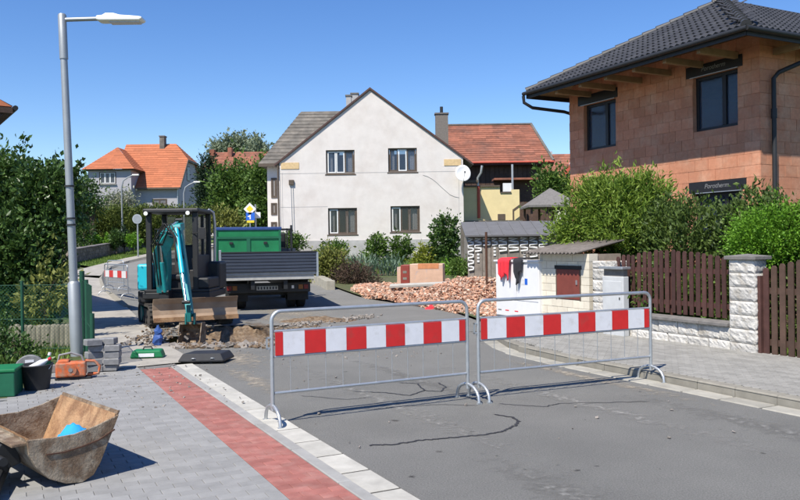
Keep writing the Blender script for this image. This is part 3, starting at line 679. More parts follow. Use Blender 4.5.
# blue bag at the trench edge
q_ = G(158,345,.04); b = MB(); vs = []
for j in range(8):
    for i in range(12):
        a = 2*math.pi*i/12; r = (.10,.12,.11,.12,.08,.09,.05,.02)[j]*random.uniform(.7,1.15)*.8; vs.append((q_.x+r*math.cos(a), q_.y+r*.8*math.sin(a), q_.z+.045*j*random.uniform(.9,1.1)))
b.add(vs, [(j*12+i, j*12+(i+1)%12, (j+1)*12+(i+1)%12, (j+1)*12+i) for j in range(7) for i in range(12)]); b.add(vs[-12:], [tuple(range(12))])
tag(b.build('plastic_bag', 'blue_plastic'), 'crumpled dark blue bag left at the edge of the trench', 'bag')

# ================================================================== RUSTY DIGGING BUCKET (left foreground)
Bp = V((-2.05, 5.6, 0)); wv = V((-.69, .72, 0)).normalized(); pv = V((.72, .69, 0)).normalized()
org = Bp - pv*.27
t = thing('excavator_bucket', org+V((0,0,.03)), 0, 'rusty wide excavator bucket lying open on the grey paving', 'excavator bucket')
Wd = 1.05
prof = [(-.36,.36),(-.35,.26),(-.30,.16),(-.22,.07),(-.11,.015),(0,0),(.08,.035),(.13,.11),(.20,.27),(.27,.43)]
def bk(p, z, w_): return pv*p + wv*w_ + V((0,0,z))
th = .018; vs = []; n = len(prof)
cx_, cz_ = -.05, .3
inn = []
for i, (p, z) in enumerate(prof):
    a = V(prof[max(i-1,0)]); c = V(prof[min(i+1,n-1)]); d = (c-a).normalized(); nn = V((-d.y, d.x)); inn.append((p+nn.x*th, z+nn.y*th))
b = MB(); segw = 8
vs = [bk(p, z, Wd*k_/segw) for k_ in range(segw+1) for p, z in prof]
b.add(vs, [(k_*n+i, k_*n+i+1, (k_+1)*n+i+1, (k_+1)*n+i) for k_ in range(segw) for i in range(n-1)], True); b.build('shell', 'bucket_steel', t, normals=False)
b = MB(); vs = [bk(p, z, Wd*k_/segw) for k_ in range(segw+1) for p, z in inn]
b.add(vs, [(k_*n+i, (k_+1)*n+i, (k_+1)*n+i+1, k_*n+i+1) for k_ in range(segw) for i in range(n-1)], True)
b.build('lining', 'bucket_inside', t, normals=False)
b = MB(); lipo = [bk(*prof[-1], 0), bk(*inn[-1], 0), bk(*inn[-1], Wd), bk(*prof[-1], Wd)]; 
b.prism([bk(.262,.405,-.004), bk(.286,.452,-.004), bk(.272,.456,-.004), bk(.246,.41,-.004)], wv*(Wd+.008)); b.build('cutting_edge', 'bucket_steel', t, .004)
topc = [(.25,.42),(.10,.375),(-.05,.345),(-.2,.345),(-.345,.355)]
for w0, nm in ((-.022,'near'), (Wd+.004,'far')):
    poly = [bk(p, z, w0) for p, z in prof] + [bk(p, z, w0) for p, z in topc[1:-1][::1]]
    poly = [bk(p, z, w0) for p, z in prof] + [bk(p, z, w0) for p, z in topc[1:-1]]
    MB().prism(poly, wv*.018).build('side_plate', 'bucket_steel', t, .004)
# welded wear strip across the near side plate
b = MB(); st = [(.235,.33),(.12,.275),(0,.25),(-.12,.235),(-.24,.24)]
for a, c in zip(st[:-1], st[1:]): b.beam(bk(*a,-.025), bk(*c,-.025), .008, .009)
b.build('weld_bead', 'rust_pipe', t)
for w_ in (.25, .5, .75): 
    b = MB(); b.prism([bk(-.34,.30,w_), bk(-.44,.30,w_), bk(-.52,.20,w_), bk(-.46,.10,w_), bk(-.31,.15,w_)], wv*.05); b.build('hinge_ear', 'black_metal', t, .008)
MB().cyl(bk(-.455,.2,.15), bk(-.455,.2,.9), .03, 12).build('hinge_pin', 'black_metal', t, normals=False)
b = MB(); b.beam(bk(-.4,.33,.0), bk(-.4,.33,Wd), .10, .02); b.build('top_plate', 'bucket_steel', t, .004)
b = MB(); b.beam(bk(-.62,.06,-.05), bk(-.35,.10,.55), .12, .11); b.beam(bk(-.75,.05,.2), bk(-.4,.15,.3), .1, .1); b.build('coupler', 'black_metal', t, .02)
for w_ in np.linspace(.08, Wd-.08, 6):
    pass
# crumpled blue cloth in it
c0 = org + bk(.06,.10,.38)+V((0,0,.10)); b = MB(); n = 10; vs = []
for j in range(n+1):
    for i in range(n+1):
        u, v = i/n-.5, j/n-.5; e = max(0, 1-(u*u+v*v)*4); vs.append(c0+pv*(u*.22)+wv*(v*.26)+V((0,0,.05+.10*e+random.uniform(-.016,.016)+u*.12)))
b.add(vs, [(j*(n+1)+i, j*(n+1)+i+1, (j+1)*(n+1)+i+1, (j+1)*(n+1)+i) for j in range(n) for i in range(n)], True)
o = b.build('cloth', 'blue_cloth', normals=False); tag(o, 'bright blue crumpled cloth lying inside the rusty bucket', 'cloth'); sm_ = o.modifiers.new('solid','SOLIDIFY'); sm_.thickness = .012

# ================================================================== RIGHT: fence, pillars, gate, meter house, cabinet
FT = 6.78
s_g, _ = W(757,362,FT); s_p, _ = W(731,359,FT); s_e, _ = W(612,338,FT)     # gate side / near pillar / far end
sw = thing('stone_fence_base', RD(s_p, FT), RZ, 'low white split-stone garden wall with grey coping below the brown pickets', 'wall')
LW = s_e-s_p
me = withmat(slabmesh((1,1,1)).mesh('x'), 'split_stone'); bpy.data.meshes.remove(me)
def stoneblock(dx, dy, dz, seed):
    r = random.Random(seed); b = MB(); nx_, nz_ = 11, 6; vs = []
    for j in range(nz_+1):
        for i in range(nx_+1):
            e = min(i, nx_-i, j, nz_-j); vs.append((-.008*min(e,1)-(r.uniform(.0,.013) if e else 0), dy*(i/nx_), dz*j/nz_))
    b.add(vs, [(j*(nx_+1)+i, (j+1)*(nx_+1)+i, (j+1)*(nx_+1)+i+1, j*(nx_+1)+i+1) for j in range(nz_) for i in range(nx_)])
    b.bb(.0, dx, .001, dy-.001, .001, dz-.001); return withmat(b.mesh('stone_block'), 'split_stone')
SB = [stoneblock(.2,.392,.188,k_) for k_ in range(4)]
for c in range(2):
    y = -.001
    i = 0
    while y < LW-.05:
        ln = .39 if not (i == 0 and c % 2) else .195; ln = min(ln, LW-y); piece('stone_block', SB[random.randrange(4)], sw, (random.uniform(-.006,.006), y+.003, .04+c*.195), scale=(1, (ln-.006)/.392, 1)); y += ln; i += 1
part('wall_core', 'mortar', sw, (.012,.19,.0,LW,-.05,.43))
y = 0
while y < LW-.1:
    ln = min(.5, LW-y); b = MB(); b.prism([(-.075,y+.003,.43),(.27,y+.003,.43),(.27,y+.003,.475),(.1,y+.003,.50),(-.075,y+.003,.475)], (0,ln-.006,0)); b.build('coping_stone', 'coping', sw, .006); y += .5
def stone_pillar(s0, wd, dp, h, label, cap=True):
    t = thing('gate_post', RD(s0, FT-.03), RZ, label, 'pillar'); k_ = 0
    while k_*.195 < h-.03:
        z = .03+k_*.195; hh = min(.188, h-z)
        off = 0
        o = piece('stone_block', SB[k_ % 4], t, (0, 0, z), scale=(1, wd/.392, hh/.188))
        o = piece('stone_block', SB[(k_+1) % 4], t, (0, 0, z), (0,0,R_(90)), scale=(1, dp/.392, hh/.188)) if False else piece('stone_block', SB[(k_+2) % 4], t, (dp, 0.002, z), (0,0,R_(90)), scale=(1, dp/.392, hh/.188))
        k_ += 1
    part('pillar_core', 'mortar', t, (.012,dp-.01,.012,wd-.004,-.05,h))
    if cap:
        b = MB(); b.add([(-.05,-.05,h),(dp+.05,-.05,h),(dp+.05,wd+.05,h),(-.05,wd+.05,h),(-.05,-.05,h+.05),(dp+.05,-.05,h+.05),(dp+.05,wd+.05,h+.05),(-.05,wd+.05,h+.05),(dp/2,wd/2,h+.08)],
              [(0,1,2,3),(0,1,5,4),(1,2,6,5),(2,3,7,6),(3,0,4,7),(4,5,8),(5,6,8),(6,7,8),(7,4,8)]); b.build('cap', 'coping', t, .006)
    return t
hp = W(745,258,FT)[1]-.1
stone_pillar(s_g, s_p-s_g-.01, .24, 1.38, 'white split-stone gate pillar with grey cap beside the brown gate')
# picket fence on the wall
pf = thing('picket_fence', RD(s_p, FT+.09), RZ, 'brown wooden picket fence with arched top standing on the white wall', 'fence')
npk = 20
for i in range(npk):
    y = .05+(LW-.12)*i/(npk-1); f = i/(npk-1); h = 1.39+.12*math.sin(math.pi*min(1, f*1.0)); wv_ = .074+random.uniform(-.004,.004)
    b = MB(); b.prism([(-.011,y-wv_/2,.53),(-.011,y+wv_/2,.53),(-.011,y+wv_/2,h-.03),(-.011,y+wv_/4,h),(-.011,y-wv_/4,h),(-.011,y-wv_/2,h-.03)], (.022,0,0)); o = b.build('picket', 'wood_picket', pf, .003); o.rotation_euler = (random.uniform(-.012,.012), 0, 0)
for z in (.66, 1.16): part('rail', 'wood_picket', pf, (.012,.05,.0,LW,z,z+.07))
for y in (.04, LW*.5, LW-.05): part('post', 'wood_picket', pf, (.05,.09,y,y+.05,.45,1.25))
# gate
ga = thing('picket_gate', RD(s_g-.06, FT+.06), RZ, 'brown wooden picket gate right of the white stone pillar', 'gate')
for i in range(17):
    y = -.05-i*.125; h = 1.27+.16*math.sin(math.pi*min(1, i/16))
    b = MB(); b.prism([(-.012,y-.042,.06),(-.012,y+.042,.06),(-.012,y+.042,h-.03),(-.012,y+.02,h),(-.012,y-.02,h),(-.012,y-.042,h-.03)], (.024,0,0)); b.build('picket', 'wood_picket' if i < 1 else 'wood_dark', ga, .003)
for z in (.22, .92): part('rail', 'wood_dark', ga, (.013,.05,-2.2,.0,z,z+.08))
part('hinge_post', 'wood_picket', ga, (-.05,.03,.0,.05,0,1.16))
# meter house
s_m0, _ = W(590,337,FT); s_m1, _ = W(541,330,FT)
mh = thing('meter_house', RD(s_m0, FT), RZ, 'small cream block hut with corrugated roof and brown metal door', 'hut')
Lm = s_m1-s_m0; hz = .085
d0, dz0 = W(580,300,FT); d1, dz1 = W(557,269,FT); d0 -= s_m0; d1 -= s_m0
me = withmat(slabmesh((1,1,1), .02).mesh('x'), 'cream_block'); bpy.data.meshes.remove(me)
cb_ = withmat(MB().bb(0,.2,.004,.296,.003,.137).mesh('cream_block'), 'cream_block')
for c in range(10):
    z = .05+c*.14
    for (y0, y1) in (((0, d0-.03), (d1+.03, Lm)) if dz0-.03 < z+.07 < dz1+.03 else ((0, Lm),)):
        y = y0-(.15 if c % 2 else 0)
        while y < y1-.02:
            a, e = max(y, y0), min(y+.3, y1)
            if e-a > .03: piece('cream_block', cb_, mh, (random.uniform(-.004,.004), a, z), scale=(1, (e-a)/.3, 1))
            y += .3
part('hut_core', 'mortar', mh, (.012,.75,.02,Lm-.02,.0,1.44))
part('door', 'door_brown', mh, (-.012,.02,d0,d1,dz0,dz1), bevel=.006)
for q in ((d0-.03,d0),(d1,d1+.03)): part('door_frame', 'frame_brown', mh, (-.008,.03,q[0],q[1],dz0-.02,dz1+.03))
part('lintel', 'frame_black', mh, (-.02,.03,d0-.05,d1+.05,dz1+.002,dz1+.07))
part('handle', 'galv', mh, (-.03,-.012,d0+.05,d0+.08,(dz0+dz1)/2,(dz0+dz1)/2+.08))
part('door_step', 'coping', mh, (-.16,.0,d0-.15,d1+.15,.10,.22), bevel=.01)
b = MB(); n = 60; vs = []
for i in range(n+1):
    y = .02+(Lm+.18)*i/n; h = .022*math.sin(i*2*math.pi/4.0)
    vs += [(-.26,y,1.47+h),(.85,y,1.68+h)]
b.add(vs, [(2*i,2*i+1,2*i+3,2*i+2) for i in range(n)], True); o = b.build('corrugated_roof', 'eternit', mh, normals=False); q = o.modifiers.new('s','SOLIDIFY'); q.thickness = .012
# white pillar and flat cap between hut and pickets
stone_pillar(W(614,338,FT)[0], W(594,336,FT)[0]-W(614,338,FT)[0]-.02, .4, 1.33, 'rough white stone pillar between the hut and the picket fence', cap=False)
# grey post box on a pedestal
s_b0, _ = W(624,342,FT-.16); s_b1, _ = W(603,338,FT-.16)
pb_ = thing('service_cabinet', RD(s_b0, FT-.16, .1), RZ, 'grey-white metal service pillar with dark slot beside the picket fence', 'service pillar')
LB = s_b1-s_b0; part('pedestal', 'cabinet_grey', pb_, (0,.12,0,LB,0,.98), bevel=.01); part('roof', 'galv', pb_, (-.05,.14,-.03,LB+.03,1.10,1.14), bevel=.006)
part('slot_panel', 'coping', pb_, (.02,.11,.02,LB-.02,.98,1.10)); part('door_panel', 'cabinet_grey', pb_, (-.008,.0,.04,LB-.04,.3,.9), bevel=.004); part('lock', 'black_metal', pb_, (-.016,-.008,.07,.09,.6,.64))
# white electricity cabinet
CT = FT-.06
s_c0, _ = W(540,330,CT); s_c1, _ = W(497,323,CT)
ec = thing('electric_cabinet', RD(s_c0, CT, .02), RZ, 'tall white electricity cabinet with clothes hung over its top', 'cabinet')
LC = s_c1-s_c0; hc = W(520,262,CT)[1]-.02
part('plinth', 'coping', ec, (.0,.34,.01,LC-.01,0,.15)); part('housing', 'cabinet', ec, (-.01,.35,0,LC,.15,hc), bevel=.008)
part('door', 'cabinet', ec, (-.022,-.011,.02,LC*.5-.006,.5,hc-.05), bevel=.004); part('door', 'cabinet', ec, (-.022,-.011,LC*.5+.006,LC-.02,.5,hc-.05), bevel=.004)
part('lower_panel', 'cabinet', ec, (-.022,-.011,.02,LC-.02,.17,.485), bevel=.004)
part('roof', 'cabinet', ec, (-.05,.38,-.03,LC+.03,hc,hc+.035), bevel=.006)
for y0, m in ((LC*.72,'cloth_red'),(LC*.50,'cloth_red'),(LC*.9,'coping')): part('sticker', m, ec, (-.026,-.0225,y0-.06,y0+.06,.27,.29))
part('warning_sign', 'sign_blue', ec, (-.026,-.0225,LC*.24,LC*.30,.82,.94)); part('warning_sign', 'sign_white', ec, (-.026,-.0225,LC*.31,LC*.38,.82,.94)); part('handle', 'galv', ec, (-.04,-.022,LC*.5-.05,LC*.5-.03,.7,.85))
def cloth(name, label, y0, y1, drop0, drop1, m, seed, tails):
    r = random.Random(seed); b = MB(); ny, nd = 14, 12; vs = []
    for i in range(ny+1):
        f = i/ny; y = y0+(y1-y0)*f; fold = .02*math.sin(f*19+seed)+.012*math.sin(f*41)
        dr = drop0+(drop1-drop0)*(.5+.5*math.sin(f*tails+seed))
        for j in range(nd+1):
            g = j/nd
            if g < .3: p = (.22-.30*g/.3, y, hc+.045+.012+r.uniform(0,.008)+abs(fold)*.6)
            else: k_ = (g-.3)/.7; p = (-.08-fold*(.3+k_)-.01, y+(.5-f)*.05*k_, hc+.045-k_*dr)
            vs.append(p)
    b.add(vs, [(i*(nd+1)+j, i*(nd+1)+j+1, (i+1)*(nd+1)+j+1, (i+1)*(nd+1)+j) for i in range(ny) for j in range(nd)], True)
    o = b.build(name, m, normals=False); o.location = ec.location; o.rotation_euler = ec.rotation_euler
    q = o.modifiers.new('s','SOLIDIFY'); q.thickness = .01; return tag(o, label, 'clothing')
cloth('jacket', 'red and white jacket draped over the white cabinet', LC*.58, LC*.86, .26, .42, 'cloth_red', 1, 9)
cloth('shirt', 'black garment draped over the white cabinet right of the red jacket', LC*.30, LC*.5, .22, .50, 'cloth_black', 4, 7)

# ================================================================== BRICK HOUSE
BT = 11.5
s_n, _ = W(760,120,BT); s_f, _ = W(570,150,BT); LH = s_f-s_n; DH = 10.0
bh = thing('brick_house', RD(s_n, BT), RZ, 'unplastered orange block house with black tiled hip roof behind the hedge', 'house')
EZ = 5.62; TOPW = 5.9
def wb(xa, ya, xb, yb):
    (a, z1), (c, z0) = W(xa, ya, BT), W(xb, yb, BT); return min(a,c)-s_n, max(a,c)-s_n, z0, z1
# openings on the road face: (y0,y1,z0,z1)
sill = (W(612,149,BT)[1]+W(716,126,BT)[1])/2; head = (W(600,103,BT)[1]+W(716,71,BT)[1])/2
w1 = (W(738,100,BT)[0]-s_n, W(693,100,BT)[0]-s_n); w2 = (W(616,120,BT)[0]-s_n, W(584,120,BT)[0]-s_n)
bx1 = (W(743,70,BT)[0]-s_n, W(686,70,BT)[0]-s_n); bx2 = (W(618,100,BT)[0]-s_n, W(578,100,BT)[0]-s_n); bx3 = (W(747,185,BT)[0]-s_n, W(689,185,BT)[0]-s_n)
z3 = W(718,186,BT)[1]; BH = .245
ops = [(w1[0],w1[1],sill,head), (w2[0],w2[1],sill,head), (bx1[0],bx1[1],head,head+.27), (bx2[0],bx2[1],head,head+.27), (bx3[0],bx3[1],z3-.13,z3+.13), (bx3[0]+.12,bx3[1]-.12,z3-1.4,z3-.13)]
blk = MB(); ch = .006
blk.bb(-.012,.12,.004,.371,.003,.242)
blkx = withmat(blk.mesh('brick'), 'brick')
places = []
def course(z, y0, y1, off, cuts, fx):
    y = y0-off
    segs = [(y0, y1)]
    for (a, e, za, zb) in cuts:
        if za < z+.2 and zb > z+.05: segs = [q for (p, r) in segs for q in ((p, min(r, a)), (max(p, e), r)) if q[1]-q[0] > .02]
    while y < y1:
        for (a, e) in segs:
            l, r = max(y, a), min(y+.375, e)
            if r-l > .03: fx(l, r, z)
        y += .375
vis = []; hid = []
def fx1(l, r, z):
    sc = ((r-l)/.375); m = M.Translation((random.uniform(-.003,.003), l, z)) @ M.Diagonal((1, sc, 1, 1)); (vis if z > 2.1 else hid).append(m)
def fx2(l, r, z):
    m = M.Translation((l, 0, z)) @ M.Rotation(R_(-90), 4, 'Z') @ M.Translation((random.uniform(-.003,.003)-.0,0,0)) 
    m = M.Translation((r, random.uniform(-.003,.003), z)) @ M.Rotation(R_(90), 4, 'Z') @ M.Diagonal((1, (r-l)/.375, 1, 1)); (vis if (z > 2.1 and l < 2.2) else hid).append(m)
nco = 24
for c in range(nco):
    z = .02+c*BH
    if z > TOPW: break
    cz = [(a, e, max(za, z) if False else za, zb) for a, e, za, zb in ops]
    course(z, .0, LH, (c % 2)*.19, ops, fx1); course(z, -.006, DH, (c % 2)*.19, [], fx2)
for m in vis: 
    o = bpy.data.objects.new('brick', blkx); COL.objects.link(o); o.parent = bh; o.matrix_local = m
b = MB(); var = []
for m in hid: b.add(blk.v, blk.f, mx=m); var += [random.random()]*8
o = b.build('bricks', 'brick', bh, normals=False); setvar(o.data, var); o['kind'] = 'stuff'
# core wall with openings (strips)
b = MB(); segz = [0, z3-1.4, z3+.13, sill, head, head+.27, TOPW]
def strip(z0, z1, cuts):
    ss = [(.0, LH)]
    for a, e in cuts: ss = [q for (p, r) in ss for q in ((p, min(r, a)), (max(p, e), r)) if q[1]-q[0] > .01]
    for a, e in ss: b.bb(.0, .3, a, e, z0, z1)
strip(0, z3-1.4, []); strip(z3-1.4, z3+.13, [(bx3[0]+.12, bx3[1]-.12)]); strip(z3+.13, sill, []); strip(sill, head, [w1, w2]); strip(head, TOPW, [])
b.bb(.3, DH, .0, .3, 0, TOPW); b.bb(.3, DH, LH-.3, LH, 0, TOPW); b.bb(DH-.3, DH, .3, LH-.3, 0, TOPW); b.bb(.3, DH-.3, .3, LH-.3, 2.7, 2.95)
b.build('wall', 'brick', bh)
for (a, e), z0, z1, txt in ((bx1, head+.0, head+.27, 1), (bx2, head, head+.27, 0), (bx3, z3-.13, z3+.13, 1)):
    o = part('shutter_box', 'frame_black', bh, (-.016,.25,a+.01,e-.01,z0+.01,z1-.01), bevel=.004)
    part('guide_strip', 'galv', o, (-.024,-.016,a+.12,e-.12,z0-.005,z0+.012))
    if txt:
        cu = bpy.data.curves.new('txt', 'FONT'); cu.body = 'Porotherm'; cu.size = .145; cu.extrude = .001; cu.align_x = 'CENTER'; cu.align_y = 'CENTER'; cu.shear = .25; to = bpy.data.objects.new('t', cu); COL.objects.link(to)
        bpy.context.view_layer.update(); me = bpy.data.meshes.new_from_object(to.evaluated_get(bpy.context.evaluated_depsgraph_get())); bpy.data.objects.remove(to)
        me.materials.clear(); withmat(me, 'saw_grey'); piece('lettering', me, o, (-.0185, (a+e)/2, (z0+z1)/2+.01), (R_(90), 0, R_(-90)))
def hwin(a, e, z0, z1):
    f = MB(); fw = .075
    for q in ((.10,.17,a,a+fw,z0,z1),(.10,.17,e-fw,e,z0,z1),(.10,.17,a+fw,e-fw,z0,z0+fw),(.10,.17,a+fw,e-fw,z1-fw,z1)): f.bb(*q)
    m_ = a+(e-a)*.36; f.bb(.09,.165,m_-.05,m_+.05,z0+fw,z1-fw); o = f.build('window', 'frame_black', bh, .005)
    part('pane', 'glass_blue', o, (.13,.14,a+fw,m_-.05,z0+fw,z1-fw)); part('pane', 'glass_blue', o, (.13,.14,m_+.05,e-fw,z0+fw,z1-fw))
    part('foam_joint', 'sign_back', o, (.12,.16,e-.001,e+.02,z0,z1))
hwin(w1[0], w1[1], sill, head); hwin(w2[0], w2[1], sill, head); hwin(bx3[0]+.12, bx3[1]-.12, z3-1.4, z3-.13)
# hip roof
OX, ON, OF = 1.25, .70, .25
x0, y0, y1 = -OX, -ON, LH+OF; half = (y1-y0)/2; TP = math.tan(R_(29)); rx = x0+half; rz = EZ+.10+half*TP; ym = (y0+y1)/2; xB = DH+.8
zE = EZ+.10
b = MB(); A, B_, C_, D_, E_, F_ = (x0,y0,zE),(x0,y1,zE),(xB,y1,zE),(xB,y0,zE),(rx,ym,rz),(xB-half,ym,rz)
dn = .07; low = [V(q)-V((0,0,dn)) for q in (A,B_,C_,D_,E_,F_)]
b.add([V(q)-V((0,0,.05)) for q in (A,B_,C_,D_,E_,F_)]+low, [(0,4,1),(3,5,4,0),(1,4,5,2),(2,5,3),(6,7,10),(9,6,10,11),(7,8,11,10),(8,9,11),(0,1,7,6),(1,2,8,7),(2,3,9,8),(3,0,6,9)])
b.build('roof_deck', 'tile_black', bh)
so_ = MB(); so_.add([V(q)-V((0,0,.075)) for q in (A,B_,C_,D_,E_,F_)], [(0,1,4),(3,0,4,5),(1,2,5,4)]); so_.build('soffit_boards', 'wood_raw', bh)
tl = MB(); n = 8; vs = []
for j in range(2):
    for i in range(n+1):
        u = i/n; vs.append((.0 if j == 0 else .39, u*.335-.005, .012+.022*math.sin(u*4*math.pi)*1.0 + (.028 if j == 0 else 0)))
tl.add(vs, [(i, n+1+i, n+2+i, i+1) for i in range(n)], True)
tl.add([(vs[i][0], vs[i][1], vs[i][2]) for i in range(n+1)]+[(0, vs[i][1], vs[i][2]-.03) for i in range(n+1)], [(i, i+1, n+2+i, n+1+i) for i in range(n)])
slope = math.atan(TP)
front, side = [], []
nr = int(half/math.cos(slope)/.33)
for r in range(nr):
    d = r*.33*math.cos(slope)
    ya, yb_ = y0+d, y1-d; off = (r % 2)*.165; y = ya-off
    while y < yb_-.05:
        if y+.335 > ya and y >= ya-.17 and y < yb_-.16:
            front.append(M.Translation((x0+d, y, zE+d*TP)) @ M.Rotation(-slope, 4, 'Y'))
        y += .33
    xa, xb_ = x0+d, xB-d; x = xa+.1-off
    while x < xb_-.1:
        if x > xa-.1: side.append(M.Translation((x+.33, y0+d, zE+d*TP)) @ M.Rotation(R_(90), 4, 'Z') @ M.Rotation(-slope, 4, 'Y'))
        x += .33
side.sort(key=lambda m: m.translation.x); front.sort(key=lambda m: m.translation.z)
roof = thing('roof', (0,0,0), 0, None, None); roof.parent = bh
tiled('roof_tile', bh, tl, 'tile_black', (front+side)[:0] or front[:240]+side[:60]+front[240:]+side[60:], 300, 'roof_tiles')
bpy.data.objects.remove(roof)
hc_ = MB(); hc_.tube([(0,0,0),(.40,0,0)], [.105,.07], 10); hcm = withmat(hc_.mesh('hip_tile'), 'tile_black')
for (sx, sy, yy) in ((1,1,y0), (1,-1,y1)):
    L = half*math.sqrt(2); an = math.atan2(sy, sx); up_ = math.atan(half*TP/L); k_ = int(L/math.cos(up_)/.36)
    for i in range(k_+1):
        q = i*.36*math.cos(up_); o = bpy.data.objects.new('hip_tile', hcm); COL.objects.link(o); o.parent = bh
        o.matrix_local = M.Translation((x0+q*sx/math.sqrt(2), yy+q*sy/math.sqrt(2), zE+.02+q*math.tan(up_))) @ M.Rotation(an, 4, 'Z') @ M.Rotation(-up_, 4, 'Y')
# rafters, gutter, downpipes
for y in np.arange(y0+1.25, y1-1.0, .92): 
    b = MB(); b.bb(x0+.12, .15, y-.05, y+.05, zE-.235, zE-.10); b.build('rafter', 'wood_raw', bh)
for x in np.arange(.45, 3, .92): 
    b = MB(); b.bb(x-.05, x+.05, y0+.10, .1, zE-.235, zE-.10); b.build('rafter', 'wood_raw', bh)
part('wall_plate', 'wood_raw', bh, (.02,.18,.02,LH-.02,TOPW,TOPW+.14))
part('fascia', 'black_metal', bh, (x0-.012,x0+.02,y0,y1,zE-.18,zE-.02)); part('fascia', 'black_metal', bh, (x0,xB,y0-.012,y0+.02,zE-.18,zE-.02)); part('fascia', 'black_metal', bh, (x0,xB,y1-.02,y1+.012,zE-.18,zE-.02))
MB().tube([(x0-.075,y0-.08,zE-.06),(x0-.075,y1+.05,zE-.05)], .05, 10).build('gutter', 'black_metal', bh, normals=False)
MB().tube([(x0-.08,y0-.075,zE-.06),(xB,y0-.075,zE-.05)], .05, 10).build('gutter', 'black_metal', bh, normals=False)
MB().tube([(1.15,y0-.07,zE-.1),(1.1,y0-.05,zE-.25),(.42,-.13,zE-.62),(.30,-.10,zE-.75),(.30,-.10,4.2),(.30,-.10,.1)], .048, 10).build('downpipe', 'black_metal', bh, normals=False)
MB().tube([(.30,-.10,4.35),(.30,-.10,4.15)], .06, 10).build('pipe_collar', 'black_metal', bh, normals=False)
MB().tube([(x0-.07,LH+.3,zE-.1),(x0-.05,LH+.3,zE-.28),(x0+.15,LH+.2,zE-.42),(-.10,LH+.10,zE-.48),(.10,LH+.09,zE-.52),(.14,LH+.08,zE-.62),(.14,LH+.08,.1)], .045, 10).build('downpipe', 'black_metal', bh, normals=False)

# ================================================================== EXCAVATOR
ex0 = V((-4.72, 17.0, 0)); ex = thing('mini_excavator', ex0, 0, 'teal and black mini excavator with its arm reaching into the trench', 'excavator')
# undercarriage lies along the road; build in a rotated helper frame
Rm = M.Rotation(RZ, 4, 'Z')
def rot(b):
    b.v = [tuple(Rm @ V(p)) for p in b.v]; return b
def trackloop(x):
    r, L = .235, 1.55; pts = []
    for i in range(9): a = -math.pi/2+math.pi*i/8; pts.append((L/2+r*math.cos(a)-r, r+r*math.sin(a)))
    for i in range(9): a = math.pi/2+math.pi*i/8; pts.append((-L/2+r*math.cos(a)+r, r+r*math.sin(a)))
    return pts
for sx in (-.72, .72):
    pts = trackloop(sx); n = len(pts); b = MB(); inn = [(y*.92 if abs(y) < 9 else y, .235+(z-.235)*.82) for y, z in pts]
    vs = [(sx+dx, y, z) for dx in (-.15,.15) for y, z in pts]+[(sx+dx, y, z) for dx in (-.15,.15) for y, z in inn]
    fs = []
    for i in range(n):
        j = (i+1) % n; fs += [(i,j,n+j,n+i),(2*n+i,3*n+i,3*n+j,2*n+j),(i,2*n+i,2*n+j,j),(n+i,n+j,3*n+j,3*n+i)]
    b.add(vs, fs); t_ = rot(b).build('track', 'track', ex)
    per = 0; lug = MB()
    closed = pts+[pts[0]]
    for a, c in zip(closed[:-1], closed[1:]):
        a, c = V((sx,a[0],a[1])), V((sx,c[0],c[1])); L = (c-a).length; k_ = max(1, round(L/.1))
        for i in range(k_):
            m_ = a.lerp(c, (i+.5)/k_); d = (c-a).normalized(); nn = V((0, d.z, -d.y)); lug.beam(m_-V((.145,0,0))+nn*.01, m_+V((.145,0,0))+nn*.01, .035, .03, up=nn)
    rot(lug).build('track_lugs', 'track', t_)
    for y in (-.53, .53): rot(MB().cyl((sx-.12,y,.235), (sx+.12,y,.235), .17, 16)).build('wheel', 'teal_dark' if y > 0 else 'track', t_, normals=False)
    for y in (-.27, 0, .27): rot(MB().cyl((sx-.11,y,.12), (sx+.11,y,.12), .075, 12)).build('roller', 'track', t_, normals=False)
    b = MB(); b.bb(sx-.09,sx+.09,-.5,.5,.16,.36); rot(b).build('track_frame', 'track', ex)
b = MB(); b.bb(-.6,.6,-.4,.4,.24,.46); b.cyl((0,0,.44), (0,0,.58), .38, 20); rot(b).build('undercarriage', 'track', ex)
# dozer blade
b = MB(); pr = [(-1.18,.20),(-1.12,.30),(-1.10,.40),(-1.12,.52),(-1.19,.63),(-1.16,.63),(-1.08,.52),(-1.06,.40),(-1.08,.30),(-1.14,.20)]
b.prism([(-.86,y,z) for y, z in pr], (1.72,0,0)); bl = rot(b).build('dozer_blade', 'steel_rust', ex, .004)
b = MB(); b.bb(-.86,.86,-1.20,-1.175,.16,.25); rot(b).build('cutting_edge', 'bucket_inside', bl)
for sx in (-.45, .45): b = MB(); b.beam((sx,-1.1,.38), (sx,-.3,.34), .09, .12); rot(b).build('blade_arm', 'track', bl)
# superstructure (faces the camera squarely)
b = MB(); b.bb(-.72,.70,-.62,.9,.58,.72); b.build('swing_frame', 'black_metal', ex, .02)
b = MB(); b.prism([(-.72,.35,.72),(.70,.35,.72),(.70,1.02,.72),(-.72,1.02,.72)], (0,0,.62)); b.build('engine_cover', 'black_metal', ex, .06)
b = MB(); b.bb(-.88,-.60,-.48,.30,.76,1.32); b.build('side_cover', 'teal_light', ex, .05)
b = MB(); b.bb(-.86,-.55,-.50,.32,.50,.755); b.build('side_skirt', 'black_metal', ex, .03)
b = MB(); b.bb(-.68,.70,-.62,.32,.722,.78); b.build('floor', 'black_metal', ex, .01)
